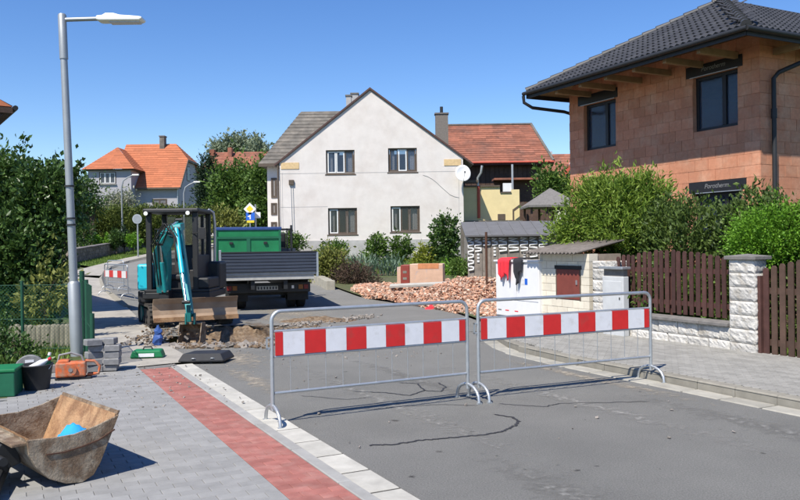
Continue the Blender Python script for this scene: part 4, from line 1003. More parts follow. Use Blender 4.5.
# canopy posts and roof
XL, XR, YF, YB = -.58, .40, -.55, .55; ZR = 2.46
for x, y in ((XL,YF),(XR,YF),(XR,YB),(XL,YB)):
    b = MB(); b.beam((x,y,.75), (x,y,ZR-.06), .11, .10); b.build('canopy_post', 'black_metal', ex, .015)
b = MB(); b.bb(XL-.10,XR+.10,YF-.12,YB+.12,ZR-.06,ZR+.03); b.build('canopy_roof', 'black_metal', ex, .03)
b = MB(); b.bb(XL-.02,XR-.02,YF-.125,YF-.10,ZR-.05,ZR+.0); b.build('roof_trim', 'dark_plastic', ex, .005)
for x in (XL-.02, XR-.12):
    b = MB(); b.cyl((x,YF-.14,ZR-.075), (x,YF-.05,ZR-.075), .05, 14); o = b.build('work_light', 'black_metal', ex, normals=False); b = MB(); b.cyl((x,YF-.145,ZR-.075), (x,YF-.14,ZR-.075), .044, 14); b.build('lens', 'lamp_white', o)
MB().tube([(XR+.13,YB,.8),(XR+.15,YB,2.2),(XR+.13,YB-.05,2.44),(XR+.05,YB-.15,2.5)], .03, 10).build('exhaust_pipe', 'galv', ex, normals=False)
part('rear_guard', 'glass', ex, (XL+.06,XR-.06,YB-.02,YB+.01,1.4,ZR-.1)); part('rear_panel', 'dark_plastic', ex, (XL+.05,XR-.05,YB-.04,YB+.02,.78,1.42)); part('side_door', 'dark_plastic', ex, (XR-.02,XR+.015,YF+.06,YB-.06,.78,1.45)); part('side_glass', 'glass', ex, (XR-.01,XR+.005,YF+.06,YB-.06,1.45,ZR-.15)); part('door_bar', 'black_metal', ex, (XR-.03,XR+.03,.0,.07,.8,ZR-.1)); part('door_bar', 'black_metal', ex, (XR-.03,XR+.03,YF+.06,YB-.06,1.42,1.49))
b = MB(); b.bb(-.32,.18,-.05,.35,.95,1.08); b.build('seat', 'dark_plastic', ex, .04); b = MB(); b.beam((-.07,.32,1.05),(-.07,.42,1.72), .48, .10, up=(0,1,0)); b.build('backrest', 'dark_plastic', ex, .05)
b = MB(); b.bb(-.3,.16,.0,.3,.78,.95); b.build('seat_base', 'black_metal', ex)
for x in (-.42, .26): 
    b = MB(); b.bb(x-.07,x+.07,-.3,.2,.78,1.18); o = b.build('control_console', 'dark_plastic', ex, .02); MB().tube([(x,-.22,1.18),(x,-.27,1.42)], [.014,.022], 8).build('lever', 'dark_plastic', o, normals=False)
b = MB(); b.bb(XR-.05,XR+.04,YF+.08,YB-.05,.78,1.5); b.build('side_guard', 'dark_plastic', ex, .02); b = MB(); b.bb(.42,.68,-.58,.34,.78,1.02); b.build('tank_cover', 'black_metal', ex, .04)
b = MB(); b.bb(.05,.2,-.52,-.3,1.5,2.2) if False else b.tube([(XR-.06,YF-.03,1.95),(XR+.16,YF-.22,1.98)], .012, 6); b.box((XR+.2,YF-.24,1.95), (.13,.03,.24)); b.build('mirror', 'dark_plastic', ex, .01)
# boom, arm, bucket
def at(x, y, Y): return P(x, y, Y)-ex0
bA, bM_, bE = at(164,292,16.15), at(163,250,15.9), at(173,229,15.55); aE = at(190.5,316,14.75)
b = MB(); b.box(bA+V((.02,.1,-.12)), (.22,.36,.34)); b.build('swing_post', 'black_metal', ex, .03)
def boxtube(pts, ws, hs, name, m, up=(1,0,0)):
    b = MB(); n = len(pts); vs = []
    for i, p in enumerate(pts):
        d = (V(pts[min(i+1,n-1)])-V(pts[max(i-1,0)])).normalized(); x = V(up); x = (x-d*x.dot(d)).normalized(); z = x.cross(d)
        for sx, sz in ((-1,-1),(1,-1),(1,1),(-1,1)): vs.append(V(p)+x*sx*ws[i]/2+z*sz*hs[i]/2)
    b.add(vs, [(i*4+j, i*4+(j+1)%4, (i+1)*4+(j+1)%4, (i+1)*4+j) for i in range(n-1) for j in range(4)]+[(0,1,2,3),(n*4-4,n*4-3,n*4-2,n*4-1)]); return b.build(name, m, ex, .012)
boxtube([bA, bA.lerp(bM_,.6), bM_+V((0,-.05,.0)), bE.lerp(bM_,.4), bE], [.24,.27,.28,.24,.18], [.2,.3,.38,.32,.22], 'boom', 'teal')
aT = bE+V((.12,.18,.06)); 
boxtube([aT, bE+V((.10,-.02,.02)), (bE+V((.1,0,0))).lerp(aE,.5), aE], [.13,.16,.15,.12], [.14,.24,.2,.14], 'dipper_arm', 'teal')
def ram(a, c, f, name, r=.045, m='teal'):
    a, c = V(a), V(c); mid = a.lerp(c, f); o = MB().tube([a, mid], r, 12).build(name, m, ex, normals=False); MB().tube([mid, c], r*.55, 10).build('rod', 'chrome', o, normals=False)
    for q in (a, c): MB().cyl(q-V((.07,0,0)), q+V((.07,0,0)), .035, 10).build('pin', 'black_metal', o, normals=False)
ram(bA+V((.12,-.3,.02)), bM_+V((.03,-.3,.12)), .62, 'boom_cylinder')
ram(bM_+V((.02,-.22,.30)), aT+V((0,-.15,.12)), .65, 'arm_cylinder', .042)
ram((bE+V((.13,-.22,.0))), aE+V((-.02,-.22,.28)), .62, 'bucket_cylinder', .046, 'teal_light')
for dx, dy in ((-.10,-.18),(-.06,-.22),(.0,-.25),(.05,-.2)):
    MB().tube([bA+V((dx,dy+.05,.15)), bM_+V((dx*1.6,dy-.1,.1)), bE+V((dx,dy-.12,.10)), bE+V((.16+dx*.5,dy-.15,-.15)), bE.lerp(aE,.35)+V((.1+dx,dy,.0))], .013, 6).build('hose', 'rubber', ex, normals=False)
for q in range(5):
    MB().tube([bM_+V((-.10+.02*q,-.16,.18)), bM_+V((-.06+.05*q,-.30,.42-.03*q)), bE+V((.02+.04*q,-.22,-.02-.05*q)), bE+V((.10+.02*q,-.18,-.30))], .011, 6).build('hose', 'galv' if q % 2 else 'rubber', ex, normals=False)
b = MB(); b.beam(aE+V((-.08,0,.06)), aE+V((-.08,-.02,-.16)), .03, .10); b.beam(aE+V((.08,0,.06)), aE+V((.08,-.02,-.16)), .03, .10); b.beam(aE+V((0,-.12,.22)), aE+V((0,-.1,-.1)), .08, .05); b.build('bucket_link', 'teal_dark', ex, .006)
# small bucket in the trench
bk0 = aE+V((0,.02,-.12)); b = MB(); pr = [(-.02,0),(.24,-.02),(.30,-.16),(.27,-.34),(.14,-.47),(-.06,-.5),(-.22,-.42),(-.20,-.40),(-.05,-.46),(.12,-.43),(.23,-.32),(.26,-.16),(.20,-.05),(-.02,-.04)]
b.prism([bk0+V((-.21,y,z)) for y, z in pr], (.42,0,0)); dk = b.build('digging_bucket', 'bucket_steel', ex, .004)
for sx in (-.215, .20): b = MB(); b.prism([bk0+V((sx,y,z)) for y, z in [(-.02,0),(.24,-.02),(.30,-.16),(.27,-.34),(.14,-.47),(-.06,-.5),(-.22,-.42),(-.12,-.2)]], (.015,0,0)); b.build('side_plate', 'bucket_steel', dk)
for x in (-.17,-.06,.06,.17): b = MB(); b.beam(bk0+V((x,-.18,-.43)), bk0+V((x,-.31,-.37)), .05, .03); b.build('tooth', 'galv', dk)

# ================================================================== TRUCK
tk0 = P(270,300,20.0); tk0.z = 0; TRZ = math.atan2(.26, 1)
tk = thing('tipper_truck', tk0, TRZ, 'dark dropside truck seen from behind, parked beyond the excavator', 'truck')
HW = 1.2
part('bed_floor', 'truck_grey', tk, (-HW,HW,.0,3.6,.92,1.0), bevel=.01); part('bed_frame', 'truck_grey', tk, (-HW+.05,HW-.05,.03,3.5,.80,.918))
for i in range(6):
    z = 1.005+i*.082; b = MB(); b.prism([(-HW,-.03,z),(-HW,-.045,z+.012),(-HW,-.045,z+.062),(-HW,-.03,z+.076),(-HW,.0,z+.076),(-HW,.0,z)], (2*HW,0,0)); b.build('tailboard_slat', 'alu_board', tk)
part('tailboard_core', 'black_metal', tk, (-HW+.005,HW-.005,-.025,.005,1.0,1.49)); part('tailboard_rim', 'black_metal', tk, (-HW-.01,HW+.01,-.05,.02,1.49,1.53), bevel=.006)
for sx in (-1, 1):
    for i in range(6): part('side_slat', 'alu_board', tk, (sx*HW-.015,sx*HW+.015,.06,3.5,1.005+i*.082,1.08+i*.082))
    part('side_core', 'black_metal', tk, (sx*HW-.01,sx*HW+.01,.05,3.5,1.0,1.5)); part('corner_post', 'galv', tk, (sx*(HW+.035)-.03,sx*(HW+.035)+.03,-.03,.06,.86,1.58 if sx < 0 else 1.5), bevel=.006)
    part('stanchion', 'black_metal', tk, (sx*.98-.03,sx*.98+.03,3.5,3.56,1.0,2.3)); part('stanchion', 'black_metal', tk, (sx*.85-.02,sx*.85+.02,3.5,3.54,1.0,2.2))
part('headboard_rail', 'black_metal', tk, (-1.0,1.0,3.5,3.56,2.14,2.2)); part('headboard', 'alu_board', tk, (-1.1,1.1,3.5,3.55,1.0,1.6))
for x in (-.42, .42): part('chassis_rail', 'black_metal', tk, (x-.05,x+.05,.1,5.4,.55,.78))
o = part('rear_bumper', 'black_metal', tk, (-1.06,1.12,.52,.64,.44,.70), bevel=.02)
part('number_plate', 'truck_grey', o, (-.30,.26,.506,.518,.51,.62), bevel=.004)
for i, x in enumerate(np.linspace(-.25,.21,7)): part('plate_character', 'black_metal', o, (x-.018,x+.018,.501,.505,.53,.60))
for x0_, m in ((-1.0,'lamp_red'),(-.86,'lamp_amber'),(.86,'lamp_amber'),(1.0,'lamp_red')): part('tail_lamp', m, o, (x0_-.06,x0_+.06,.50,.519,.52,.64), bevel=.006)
part('reflector', 'sign_white', o, (.62,.68,.506,.518,.54,.62))
def wheel(x, y, w_, r=.40):
    b = MB(); pr = [(.5*r,-w_/2),(.9*r,-w_/2),(r,-w_/2+.03),(r,w_/2-.03),(.9*r,w_/2),(.5*r,w_/2)]; n = 24
    vs = [(x+a, y+rr*math.cos(2*math.pi*j/n), r+rr*math.sin(2*math.pi*j/n)) for rr, a in pr for j in range(n)]
    b.add(vs, [(i*n+j, i*n+(j+1)%n, (i+1)*n+(j+1)%n, (i+1)*n+j) for i in range(len(pr)-1) for j in range(n)], True); o = b.build('wheel', 'rubber', tk)
    MB().cyl((x-w_*.3,y,r), (x+w_*.3,y,r), r*.52, 18).build('rim', 'truck_grey', o, normals=False)
for x in (-.92,-.66,.66,.92): wheel(x, 1.15, .22)
for x in (-.85,.85): wheel(x, 4.35, .24)
for x in (-.8,.8): part('mudflap', 'rubber', tk, (x-.28,x+.28,.68,.695,.22,.8))
b = MB(); b.prism([(-.92,3.75,.6),(-.92,5.5,.6),(-.92,5.5,1.3),(-.92,5.2,2.02),(-.92,3.75,2.08)], (1.76,0,0)); cabo = b.build('cab', 'black_metal', tk, .05)
part('rear_window', 'glass', cabo, (-.6,.6,3.735,3.748,1.55,1.95)); part('axle', 'black_metal', tk, (-.6,.6,1.1,1.2,.34,.46)); part('fuel_tank', 'black_metal', tk, (.5,.95,1.8,2.6,.45,.8), bevel=.03)
# green crate on the bed
gc0 = tk.location + M.Rotation(TRZ, 3, 'Z') @ V((-.38, 2.35, 1.0)); gc = thing('green_container', gc0, TRZ, 'green steel container with blue rim standing on the truck bed', 'container')
gw, gh = .92, 1.13
part('container_wall', 'green_paint', gc, (-gw,gw,0,.03,0,gh)); part('container_wall', 'green_paint', gc, (-gw,-gw+.03,.03,1.0,0,gh)); part('container_wall', 'green_paint', gc, (gw-.03,gw,.03,1.0,0,gh)); part('container_wall', 'green_paint', gc, (-gw,gw,1.0,1.03,0,gh)); part('container_floor', 'green_dark', gc, (-gw+.03,gw-.03,.03,1.0,0,.04))
part('rim', 'blue_sheet', gc, (-gw-.03,gw+.03,-.03,1.06,gh,gh+.09), bevel=.02)
part('rib', 'green_dark', gc, (-gw-.01,gw+.01,-.03,.0,gh-.24,gh-.18)); part('rib', 'green_dark', gc, (-.05,.05,-.028,.0,0,gh-.24)); part('rib', 'green_dark', gc, (-gw,-gw+.06,-.028,.0,0,gh)); part('rib', 'green_dark', gc, (gw-.06,gw,-.028,.0,0,gh))
for x in (-.48,.48): part('latch', 'black_metal', gc, (x-.05,x+.05,-.05,-.0,gh-.40,gh-.33), bevel=.01)

# ================================================================== HOUSES
def tileroof(parent, a, b_, c, d, m, course=.34, name='roof_course', thick=.03):
    """a-b eave, d-c ridge: overlapping courses of tiles from eave to ridge"""
    a, b_, c, d = map(V, (a, b_, c, d)); n = max(3, int((d-a).length/course)); nn = (b_-a).cross(d-a).normalized()
    if nn.z < 0: nn = -nn
    B = MB(); var = []
    for i in range(n):
        f0, f1 = i/n, min(1, (i+1.08)/n); p = [a.lerp(d, f0)+nn*thick, b_.lerp(c, f0)+nn*thick, b_.lerp(c, f1), a.lerp(d, f1), a.lerp(d, f0), b_.lerp(c, f0)]
        k_ = max(2, int((p[1]-p[0]).length/.9))
        for j in range(k_):
            g0, g1 = j/k_, (j+1)/k_; q = [p[0].lerp(p[1], g0), p[0].lerp(p[1], g1), p[3].lerp(p[2], g1), p[3].lerp(p[2], g0), p[4].lerp(p[5], g0), p[4].lerp(p[5], g1)]
            B.add(q, [(0,1,2,3),(4,5,1,0)]); var += [random.random()]*6
    o = B.build(name, m, parent, normals=False); setvar(o.data, var); o['kind'] = 'stuff'; return o
def window(parent, x0, x1, z0, z1, y, fm='frame_white', gm='glass', lights=(.5,), sillm=None, dark=(), dp=.10, curtain=False, outer='frame_brown'):
    """window in a wall facing -y at depth y: frame, casements, panes, sill"""
    fw = .07; f = MB()
    for q in ((x0,x0+fw,z0,z1),(x1-fw,x1,z0,z1),(x0+fw,x1-fw,z0,z0+fw),(x0+fw,x1-fw,z1-fw,z1)): f.bb(q[0],q[1],y-.012,y+.06,q[2],q[3])
    o = f.build('window', outer, parent)
    xs_ = [x0+fw]+[x0+fw+(x1-x0-2*fw)*l for l in lights]+[x1-fw]
    for i in range(len(xs_)-1):
        a, e = xs_[i]+.012, xs_[i+1]-.012; m = fm if i not in dark else 'frame_brown'; c = MB(); cw = .06
        for q in ((a,a+cw,z0+fw,z1-fw),(e-cw,e,z0+fw,z1-fw),(a+cw,e-cw,z0+fw,z0+fw+cw),(a+cw,e-cw,z1-fw-cw,z1-fw)): c.bb(q[0],q[1],y+.005,y+.05,q[2],q[3])
        c.build('casement', m, o); part('pane', gm, o, (a+cw,e-cw,y+.028,y+.036,z0+fw+cw,z1-fw-cw))
    if sillm: part('sill', sillm, o, (x0-.06,x1+.06,y-.12,y+.02,z0-.07,z0-.002))
    return o
# ---- white house
YH = 44.0; def_g = gz(0, YH)
def hx(x, y=0, Y=YH): p = P(x, y, Y); return p.x
def hz_(x, y, Y=YH): return P(x, y, Y).z
X0, X1 = hx(280,200), hx(463.5,200); cxh = hx(370,90); rzh = hz_(369,88); bz = def_g
wh = thing('white_house', (0, YH, 0), 0, 'white gabled house with four windows behind the garden', 'house')
ez = hz_(277,164); ezr = hz_(470,163)
ex_l, ex_r = X0-.25, X1+.55
slL = (rzh-ez)/(cxh-ex_l); slR = (rzh-ezr)/(ex_r-cxh)
wins = [(325.8,354.5,150,174), (388,416.8,148,172), (328,357,208,234.5), (390.5,419.7,206,232)]
wr = [(hx(a,q), hx(c,q), hz_((a+c)/2,s), hz_((a+c)/2,q)) for a, c, q, s in wins]
# gable wall in strips around the window openings
b = MB(); zs = sorted({bz-.3, *[w_[2] for w_ in wr], *[w_[3] for w_ in wr]})
wall_b = MB()
zl0, zl1 = min(wr[2][2],wr[3][2]), max(wr[2][3],wr[3][3]); zu0, zu1 = min(wr[0][2],wr[1][2]), max(wr[0][3],wr[1][3])
def hstrip(z0, z1, ws):
    x = X0
    for w_ in ws: wall_b.bb(x, w_[0], 0, .4, z0, z1); x = w_[1]
    wall_b.bb(x, X1, 0, .4, z0, z1)
hstrip(bz-.3, zl0, []); hstrip(zl0, zl1, wr[2:]); hstrip(zl1, zu0, []); zt = ez+(X0-ex_l)*slL-.02
b2 = MB()
zrT = lambda x: (ez+(x-ex_l)*slL if x < cxh else ezr+(ex_r-x)*slR)-.10
xLt = lambda z: ex_l+(z+.10-ez)/slL
xRt = lambda z: ex_r-(z+.10-ezr)/slR
def gpoly(pts): wall_b.prism([(x, 0, z) for x, z in pts], (0,.4,0))
gpoly([(X0,zu0),(wr[0][0],zu0),(wr[0][0],zu1),(max(X0,xLt(zu1)),zu1),(X0,zrT(X0))]); gpoly([(wr[0][1],zu0),(wr[1][0],zu0),(wr[1][0],zu1),(wr[0][1],zu1)])
gpoly([(wr[1][1],zu0),(X1,zu0),(X1,zrT(X1)),(min(X1,xRt(zu1)),zu1),(wr[1][1],zu1)]); gpoly([(xLt(zu1),zu1),(xRt(zu1),zu1),(cxh,rzh-.10)])
za = max(zu1, zu0)
for w_, (za_, zb_) in [(wr[2],(zl0,zl1)),(wr[3],(zl0,zl1)),(wr[0],(zu0,zu1)),(wr[1],(zu0,zu1))]:
    if w_[2] > za_+.004: wall_b.bb(w_[0], w_[1], 0, .4, za_, w_[2])
    if w_[3] < zb_-.004: wall_b.bb(w_[0], w_[1], 0, .4, w_[3], zb_)
wall_b.bb(X0, X0+.4, .4, 9, bz-.3, zrT(X0)-.05); wall_b.bb(X1-.4, X1, .4, 9, bz-.3, zrT(X1)-.05); wall_b.bb(X0+.4,X1-.4,3,3.2,bz,zu1)
wall_b.build('wall', 'facade', wh)
part('plinth', 'plinth', wh, (X0-.03,X1+.03,-.05,-.002,bz-.3,hz_(370,240)))
for i, w_ in enumerate(wr):
    up_ = i < 2; window(wh, w_[0], w_[1], w_[2], w_[3], .10, 'frame_white', 'glass_blue' if up_ else 'glass', (.33,.66) if True else (.5,), 'frame_brown', dark=((2,),(0,2),(1,2),(1,2))[i])
    cu = MB(); n = 16; 
    for (a, e) in ((w_[0]+.1, w_[0]+.35), (w_[1]-.62, w_[1]-.1)):
        vs = []
        for k_ in range(n+1): vs += [(a+(e-a)*k_/n, .26+.02*math.sin(k_*1.9), w_[2]+.05), (a+(e-a)*k_/n, .26+.02*math.sin(k_*1.9), w_[3]-.05)]
        cu.add(vs, [(2*k_,2*k_+2,2*k_+3,2*k_+1) for k_ in range(n)], True)
    cu.build('curtain', 'curtain', wh, normals=False)
# floor lines and panel joints in the render
part('floor_line', 'plinth', wh, (X0,X1,-.006,-.001,hz_(370,172.5)-.012,hz_(370,172.5)+.012)); part('floor_line', 'plinth', wh, (X0,wr[2][0]-.02,-.006,-.001,hz_(300,207)-.01,hz_(300,207)+.01))
for x in (hx(282.5,200)-.0, hx(459,200)): part('corner_joint', 'plinth', wh, (x-.01,x+.01,-.006,-.001,bz,zrT(X0)-.6))
for x0_, x1_, yy in ((281,299,166),(444,461,162.5)): part('ochre_tiles', 'ochre_tile', wh, (hx(x0_,yy),hx(x1_,yy),-.03,-.002,hz_(x0_,yy+3.2),hz_(x0_,yy-3.2)))
part('wall_box', 'frame_brown', wh, (hx(289,182),hx(294,182),-.12,-.002,hz_(290,185),hz_(290,180)), bevel=.01)
for x in (291, 293): MB().tube([(hx(x,185),-.02,hz_(x,185)), (hx(x+1.5,232),-.02,hz_(x+1.5,234))], .014, 6).build('cable', 'sign_back', wh, normals=False)
MB().tube([(hx(423+d*4.5,176+q),-.012,hz_(423,175+q)) for d, q in enumerate((0,1.5,4,7.5,12,16,20,22,23))], .012, 5).build('cable', 'plinth', wh, normals=False)
# roof
b = MB(); th = .14
def slab(pa, pb, y0_, y1_, up_):
    b.prism([(pa[0],y0_,pa[1]),(pb[0],y0_,pb[1]),(pb[0],y0_,pb[1]+up_),(pa[0],y0_,pa[1]+up_)], (0,y1_-y0_,0))
slab((ex_l,ez-.13),(cxh,rzh-.13),-.06,9.2,.13); slab((cxh,rzh-.13),(ex_r,ezr-.13),-.06,9.2,.13); b.build('roof', 'roof_old', wh)
for a, e in (((ex_l-.03,ez-.02),(cxh,rzh+.03)), ((cxh,rzh+.03),(ex_r+.03,ezr-.02))):
    c = MB(); c.beam((a[0],-.335,a[1]-.03),(e[0],-.335,e[1]-.03), .03, .16, up=(0,1,0)) if False else c.prism([(a[0],-.10,a[1]-.12),(e[0],-.10,e[1]-.12),(e[0],-.10,e[1]+.0),(a[0],-.10,a[1]+.0)], (0,.035,0)); c.build('verge_board', 'verge', wh)
MB().tube([(X0-.08,-.06,ez-.1),(X0-.05,-.06,bz)], .05, 8).build('downpipe', 'frame_brown', wh, normals=False)
def chimney(x0_, x1_, y0_, y1_, Y, m, pot=None, depth=.6):
    xa, xb = hx(x0_,y0_,Y), hx(x1_,y0_,Y); zt_, zb_ = P(x0_,y0_,Y).z, P(x0_,y1_,Y).z; o = part('chimney', m, wh, (xa,xb,Y-YH,Y-YH+depth,zb_-1.2,zt_)); part('chimney_cap', 'coping', o, (xa-.05,xb+.05,Y-YH-.05,Y-YH+depth+.05,zt_,zt_+.08))
    if pot: MB().tube([((xa+xb)/2,Y-YH+.3,zt_),((xa+xb)/2,Y-YH+.3,P(x0_,pot,Y).z)], .1, 10).build('flue', 'black_metal', o, normals=False)
chimney(346,351,96,104,50,'plinth'); chimney(351,358,94,100,51,'plinth'); chimney(435.5,448,114,146,47.5,'stones',106)
# rear wing with its old grey hipped roof
YW = 49.0; xw0, xw1 = P(267.5,200,YW).x, P(340,200,YW).x; zw = P(270,163,YW).z; yo = YW-YH
part('rear_wing_wall', 'facade', wh, (xw0,xw1,yo,yo+7,bz-.3,zw))
for yy0, yy1 in ((178,198),(203,215),(222,238)): window(wh, P(271,yy0,YW).x, P(277,yy0,YW).x, P(271,yy1,YW).z, P(271,yy0,YW).z, yo-.03, 'frame_brown', 'glass', ())
el, ef = xw0-.45, yo-.5; zr_ = P(310,112.5,YW+4).z; rl = P(302,113,YW+4).x
tileroof(wh, (el,ef,zw-.1),(xw1,ef,zw-.1),(xw1,yo+3.6,zr_),(rl,yo+3.6,zr_), 'roof_old', .4); tileroof(wh, (el,yo+7.6,zw-.1),(el,ef,zw-.1),(rl,yo+3.6,zr_),(rl,yo+3.61,zr_), 'roof_old', .4)
part('wing_eave', 'frame_brown', wh, (el,xw1,ef-.02,ef+.05,zw-.28,zw-.08)); part('wing_soffit', 'frame_brown', wh, (el,xw1,ef,yo+7.5,zw-.16,zw-.12))
# dish on the right corner
dp_ = P(463,173,YH-.55); ds = thing('satellite_dish', (dp_.x, dp_.y, dp_.z), 0, 'round white satellite dish on the right corner of the white house', 'satellite dish')
dn_ = V((.12,-.96,.25)).normalized(); dx_ = dn_.cross(V((0,0,1))).normalized(); dz_ = dx_.cross(dn_); b = MB(); n = 24; vs = [(0,0,0)]; rr_ = 8.6*YH/F
vs = [tuple(-dn_*.10)]+[tuple((dx_*math.cos(2*math.pi*j/n)*.9+dz_*math.sin(2*math.pi*j/n))*rr_*k_/4 - dn_*.10*(1-(k_/4)**2)) for k_ in range(1,5) for j in range(n)]
b.add(vs, [(0,1+j,1+(j+1)%n) for j in range(n)]+[(1+k_*n+j, 1+(k_+1)*n+j, 1+(k_+1)*n+(j+1)%n, 1+k_*n+(j+1)%n) for k_ in range(3) for j in range(n)], True); o = b.build('reflector', 'white_paint', ds, normals=False); q = o.modifiers.new('s','SOLIDIFY'); q.thickness = .015
MB().tube([-dz_*rr_*.95, dn_*.45-dz_*rr_*.35, dn_*.5-dz_*.15], .015, 6).build('feed_arm', 'galv', ds, normals=False); MB().cyl(dn_*.5-dz_*.18, dn_*.5-dz_*.08, .04, 8).build('feed_horn', 'black_metal', ds, normals=False)
MB().tube([-dn_*.1, -dn_*.3, V((-.1,.52,-.1))], .03, 8).build('mount', 'galv', ds, normals=False)

# ---- barn with red roof, behind
YR = 52.0; br = thing('red_roof_barn', (0, YR, 0), 0, 'dark timber barn with red tiled roof right of the white house', 'barn')
bx0, bx1 = P(420,165,YR).x, P(552,165,YR).x; bze = P(510,163,YR).z; Y2 = YR+4.5; bzr = P(490,125,Y2).z; bxr = P(531,125,Y2).x
tileroof(br, (bx0,-.6,bze),(bx1,-.6,bze),(bxr,4.5,bzr),(P(440,125,Y2).x,4.5,bzr), 'roof_red', .33); tileroof(br, (bx1,-.6,bze),(bx1,9.6,bze),(bxr,4.51,bzr),(bxr,4.5,bzr), 'roof_red', .33)
part('ridge', 'roof_old', br, (P(440,125,Y2).x,bxr,4.4,4.6,bzr,bzr+.10)); MB().tube([(bxr,4.5,bzr+.05),(bx1,-.6,bze+.06)], .09, 8).build('hip_ridge', 'roof_old', br, normals=False)
part('eave_board', 'wood_picket', br, (bx0,bx1,-.66,-.6,bze-.18,bze-.0)); MB().tube([(bx0,-.72,bze-.02),(bx1,-.72,bze-.02)], .07, 8).build('gutter', 'red_pipe', br, normals=False)
xb1 = P(541,170,YR).x; nb = 26
for i in range(nb):
    x = bx0+(xb1-bx0)*i/nb; b = MB(); b.bb(x+.01, x+(xb1-bx0)/nb-.01, 0, .04+.01*(i % 2), 1.0, bze-.05); b.build('wall_plank', 'wood_dark', br)
part('wall_core', 'wood_dark', br, (bx0,xb1,.06,8.5,1.0,bze-.1))
# ---- yellow annex
YY = 46.0; ya = thing('yellow_house', (0, YY, 0), 0, 'low yellow rendered annex between the white house and the shed', 'house')
def yx(x, y=200): return P(x, y, YY).x
def yz(x, y): return P(x, y, YY).z
b = MB(); bzz = gz(0,YY)-.2
b.bb(yx(458),yx(500),0,.4,bzz,yz(480,187)); b.bb(yx(500),yx(511.5),0,.4,bzz,yz(505,193)); b.bb(yx(511.5),yx(519.5),0,.4,bzz,yz(515,189.5)); b.build('wall', 'yellow_plaster', ya)
part('coping', 'frame_brown', ya, (yx(462),yx(500),-.1,.5,yz(480,187)+.002,yz(480,185.5))); part('coping', 'frame_brown', ya, (yx(500.2),yx(511.3),-.06,.45,yz(505,193)+.002,yz(505,192)));
part('white_box', 'white_paint', ya, (yx(503.5),yx(512),.1,.3,yz(505,191.5),yz(505,183))); part('post', 'sign_back', ya, (yx(512.2),yx(514),.15,.25,yz(513,189.2),yz(513,164)))
part('dark_recess', 'wood_dark', ya, (yx(498),yx(560),2.0,2.1,bzz,yz(520,178))); part('awning', 'roof_red', ya, (yx(497),yx(577),1.2,2.4,yz(520,178)+.0,yz(520,176)), bevel=.01)
MB().tube([(yx(478.5),-.07,yz(478,218)),(yx(478.5),-.07,yz(478,186))], .085, 10).build('downpipe', 'red_pipe', ya, normals=False); MB().tube([(yx(478),-.08,yz(478,186)),(yx(477.8),-.08,yz(478,178)),(yx(481),-.2,yz(478,173)),(yx(482),-.2,yz(478,166))], .07, 10).build('downpipe', 'galv', ya, normals=False)
part('window', 'frame_brown', ya, (yx(497.5),yx(505),-.03,.02,yz(500,220),yz(500,214)), bevel=.01); part('ledge', 'roof_old', ya, (yx(464),yx(521),-.5,-.02,yz(480,222.5),yz(480,220.8)))
part('porch_beam', 'frame_brown', ya, (yx(462),yx(478),-.3,.0,yz(470,183),yz(470,180.5))); MB().beam((yx(512),-.4,yz(515,211)),(yx(523),-.4,yz(523,203)), .12, .14).build('brace', 'frame_brown', ya)
part('brace_post', 'frame_brown', ya, (yx(511.5),yx(513),-.45,-.35,bzz,yz(512,211)))
# ---- grey garden pavilion
YG = 38.0; gcx = P(550,200,YG); pv_ = thing('garden_pavilion', (gcx.x, YG, gz(0,YG)), 0, 'small pavilion with grey pyramid roof behind the leafy shrub', 'pavilion')
ze = P(550,206,YG).z-gz(0,YG); zp = P(550,188,YG).z-gz(0,YG); hw = 26*YG/F*1.0
b = MB(); b.add([(-hw,-hw,ze),(hw,-hw,ze),(hw,hw,ze),(-hw,hw,ze),(0,0,zp),(-hw,-hw,ze-.1),(hw,-hw,ze-.1),(hw,hw,ze-.1),(-hw,hw,ze-.1)], [(0,1,4),(1,2,4),(2,3,4),(3,0,4),(0,1,6,5),(1,2,7,6),(2,3,8,7),(3,0,5,8),(5,6,7,8)]); b.build('roof', 'coping', pv_)
for sx in (-1,-.33,.33,1): part('post', 'wood_dark', pv_, (sx*hw*.85-.05,sx*hw*.85+.05,-hw*.85,-hw*.85+.1,-.1,ze-.1)); part('post', 'wood_dark', pv_, (sx*hw*.85-.05,sx*hw*.85+.05,hw*.75,hw*.75+.1,-.1,ze-.1))
part('railing', 'wood_dark', pv_, (-hw*.85,hw*.85,-hw*.84,-hw*.8,-.1,.6)); part('railing', 'wood_dark', pv_, (-hw*.85,hw*.85,hw*.84,hw*.8,-.1,1.6)); part('bench', 'wood_grey', pv_, (-hw*.6,hw*.6,0,.4,.3,.45))
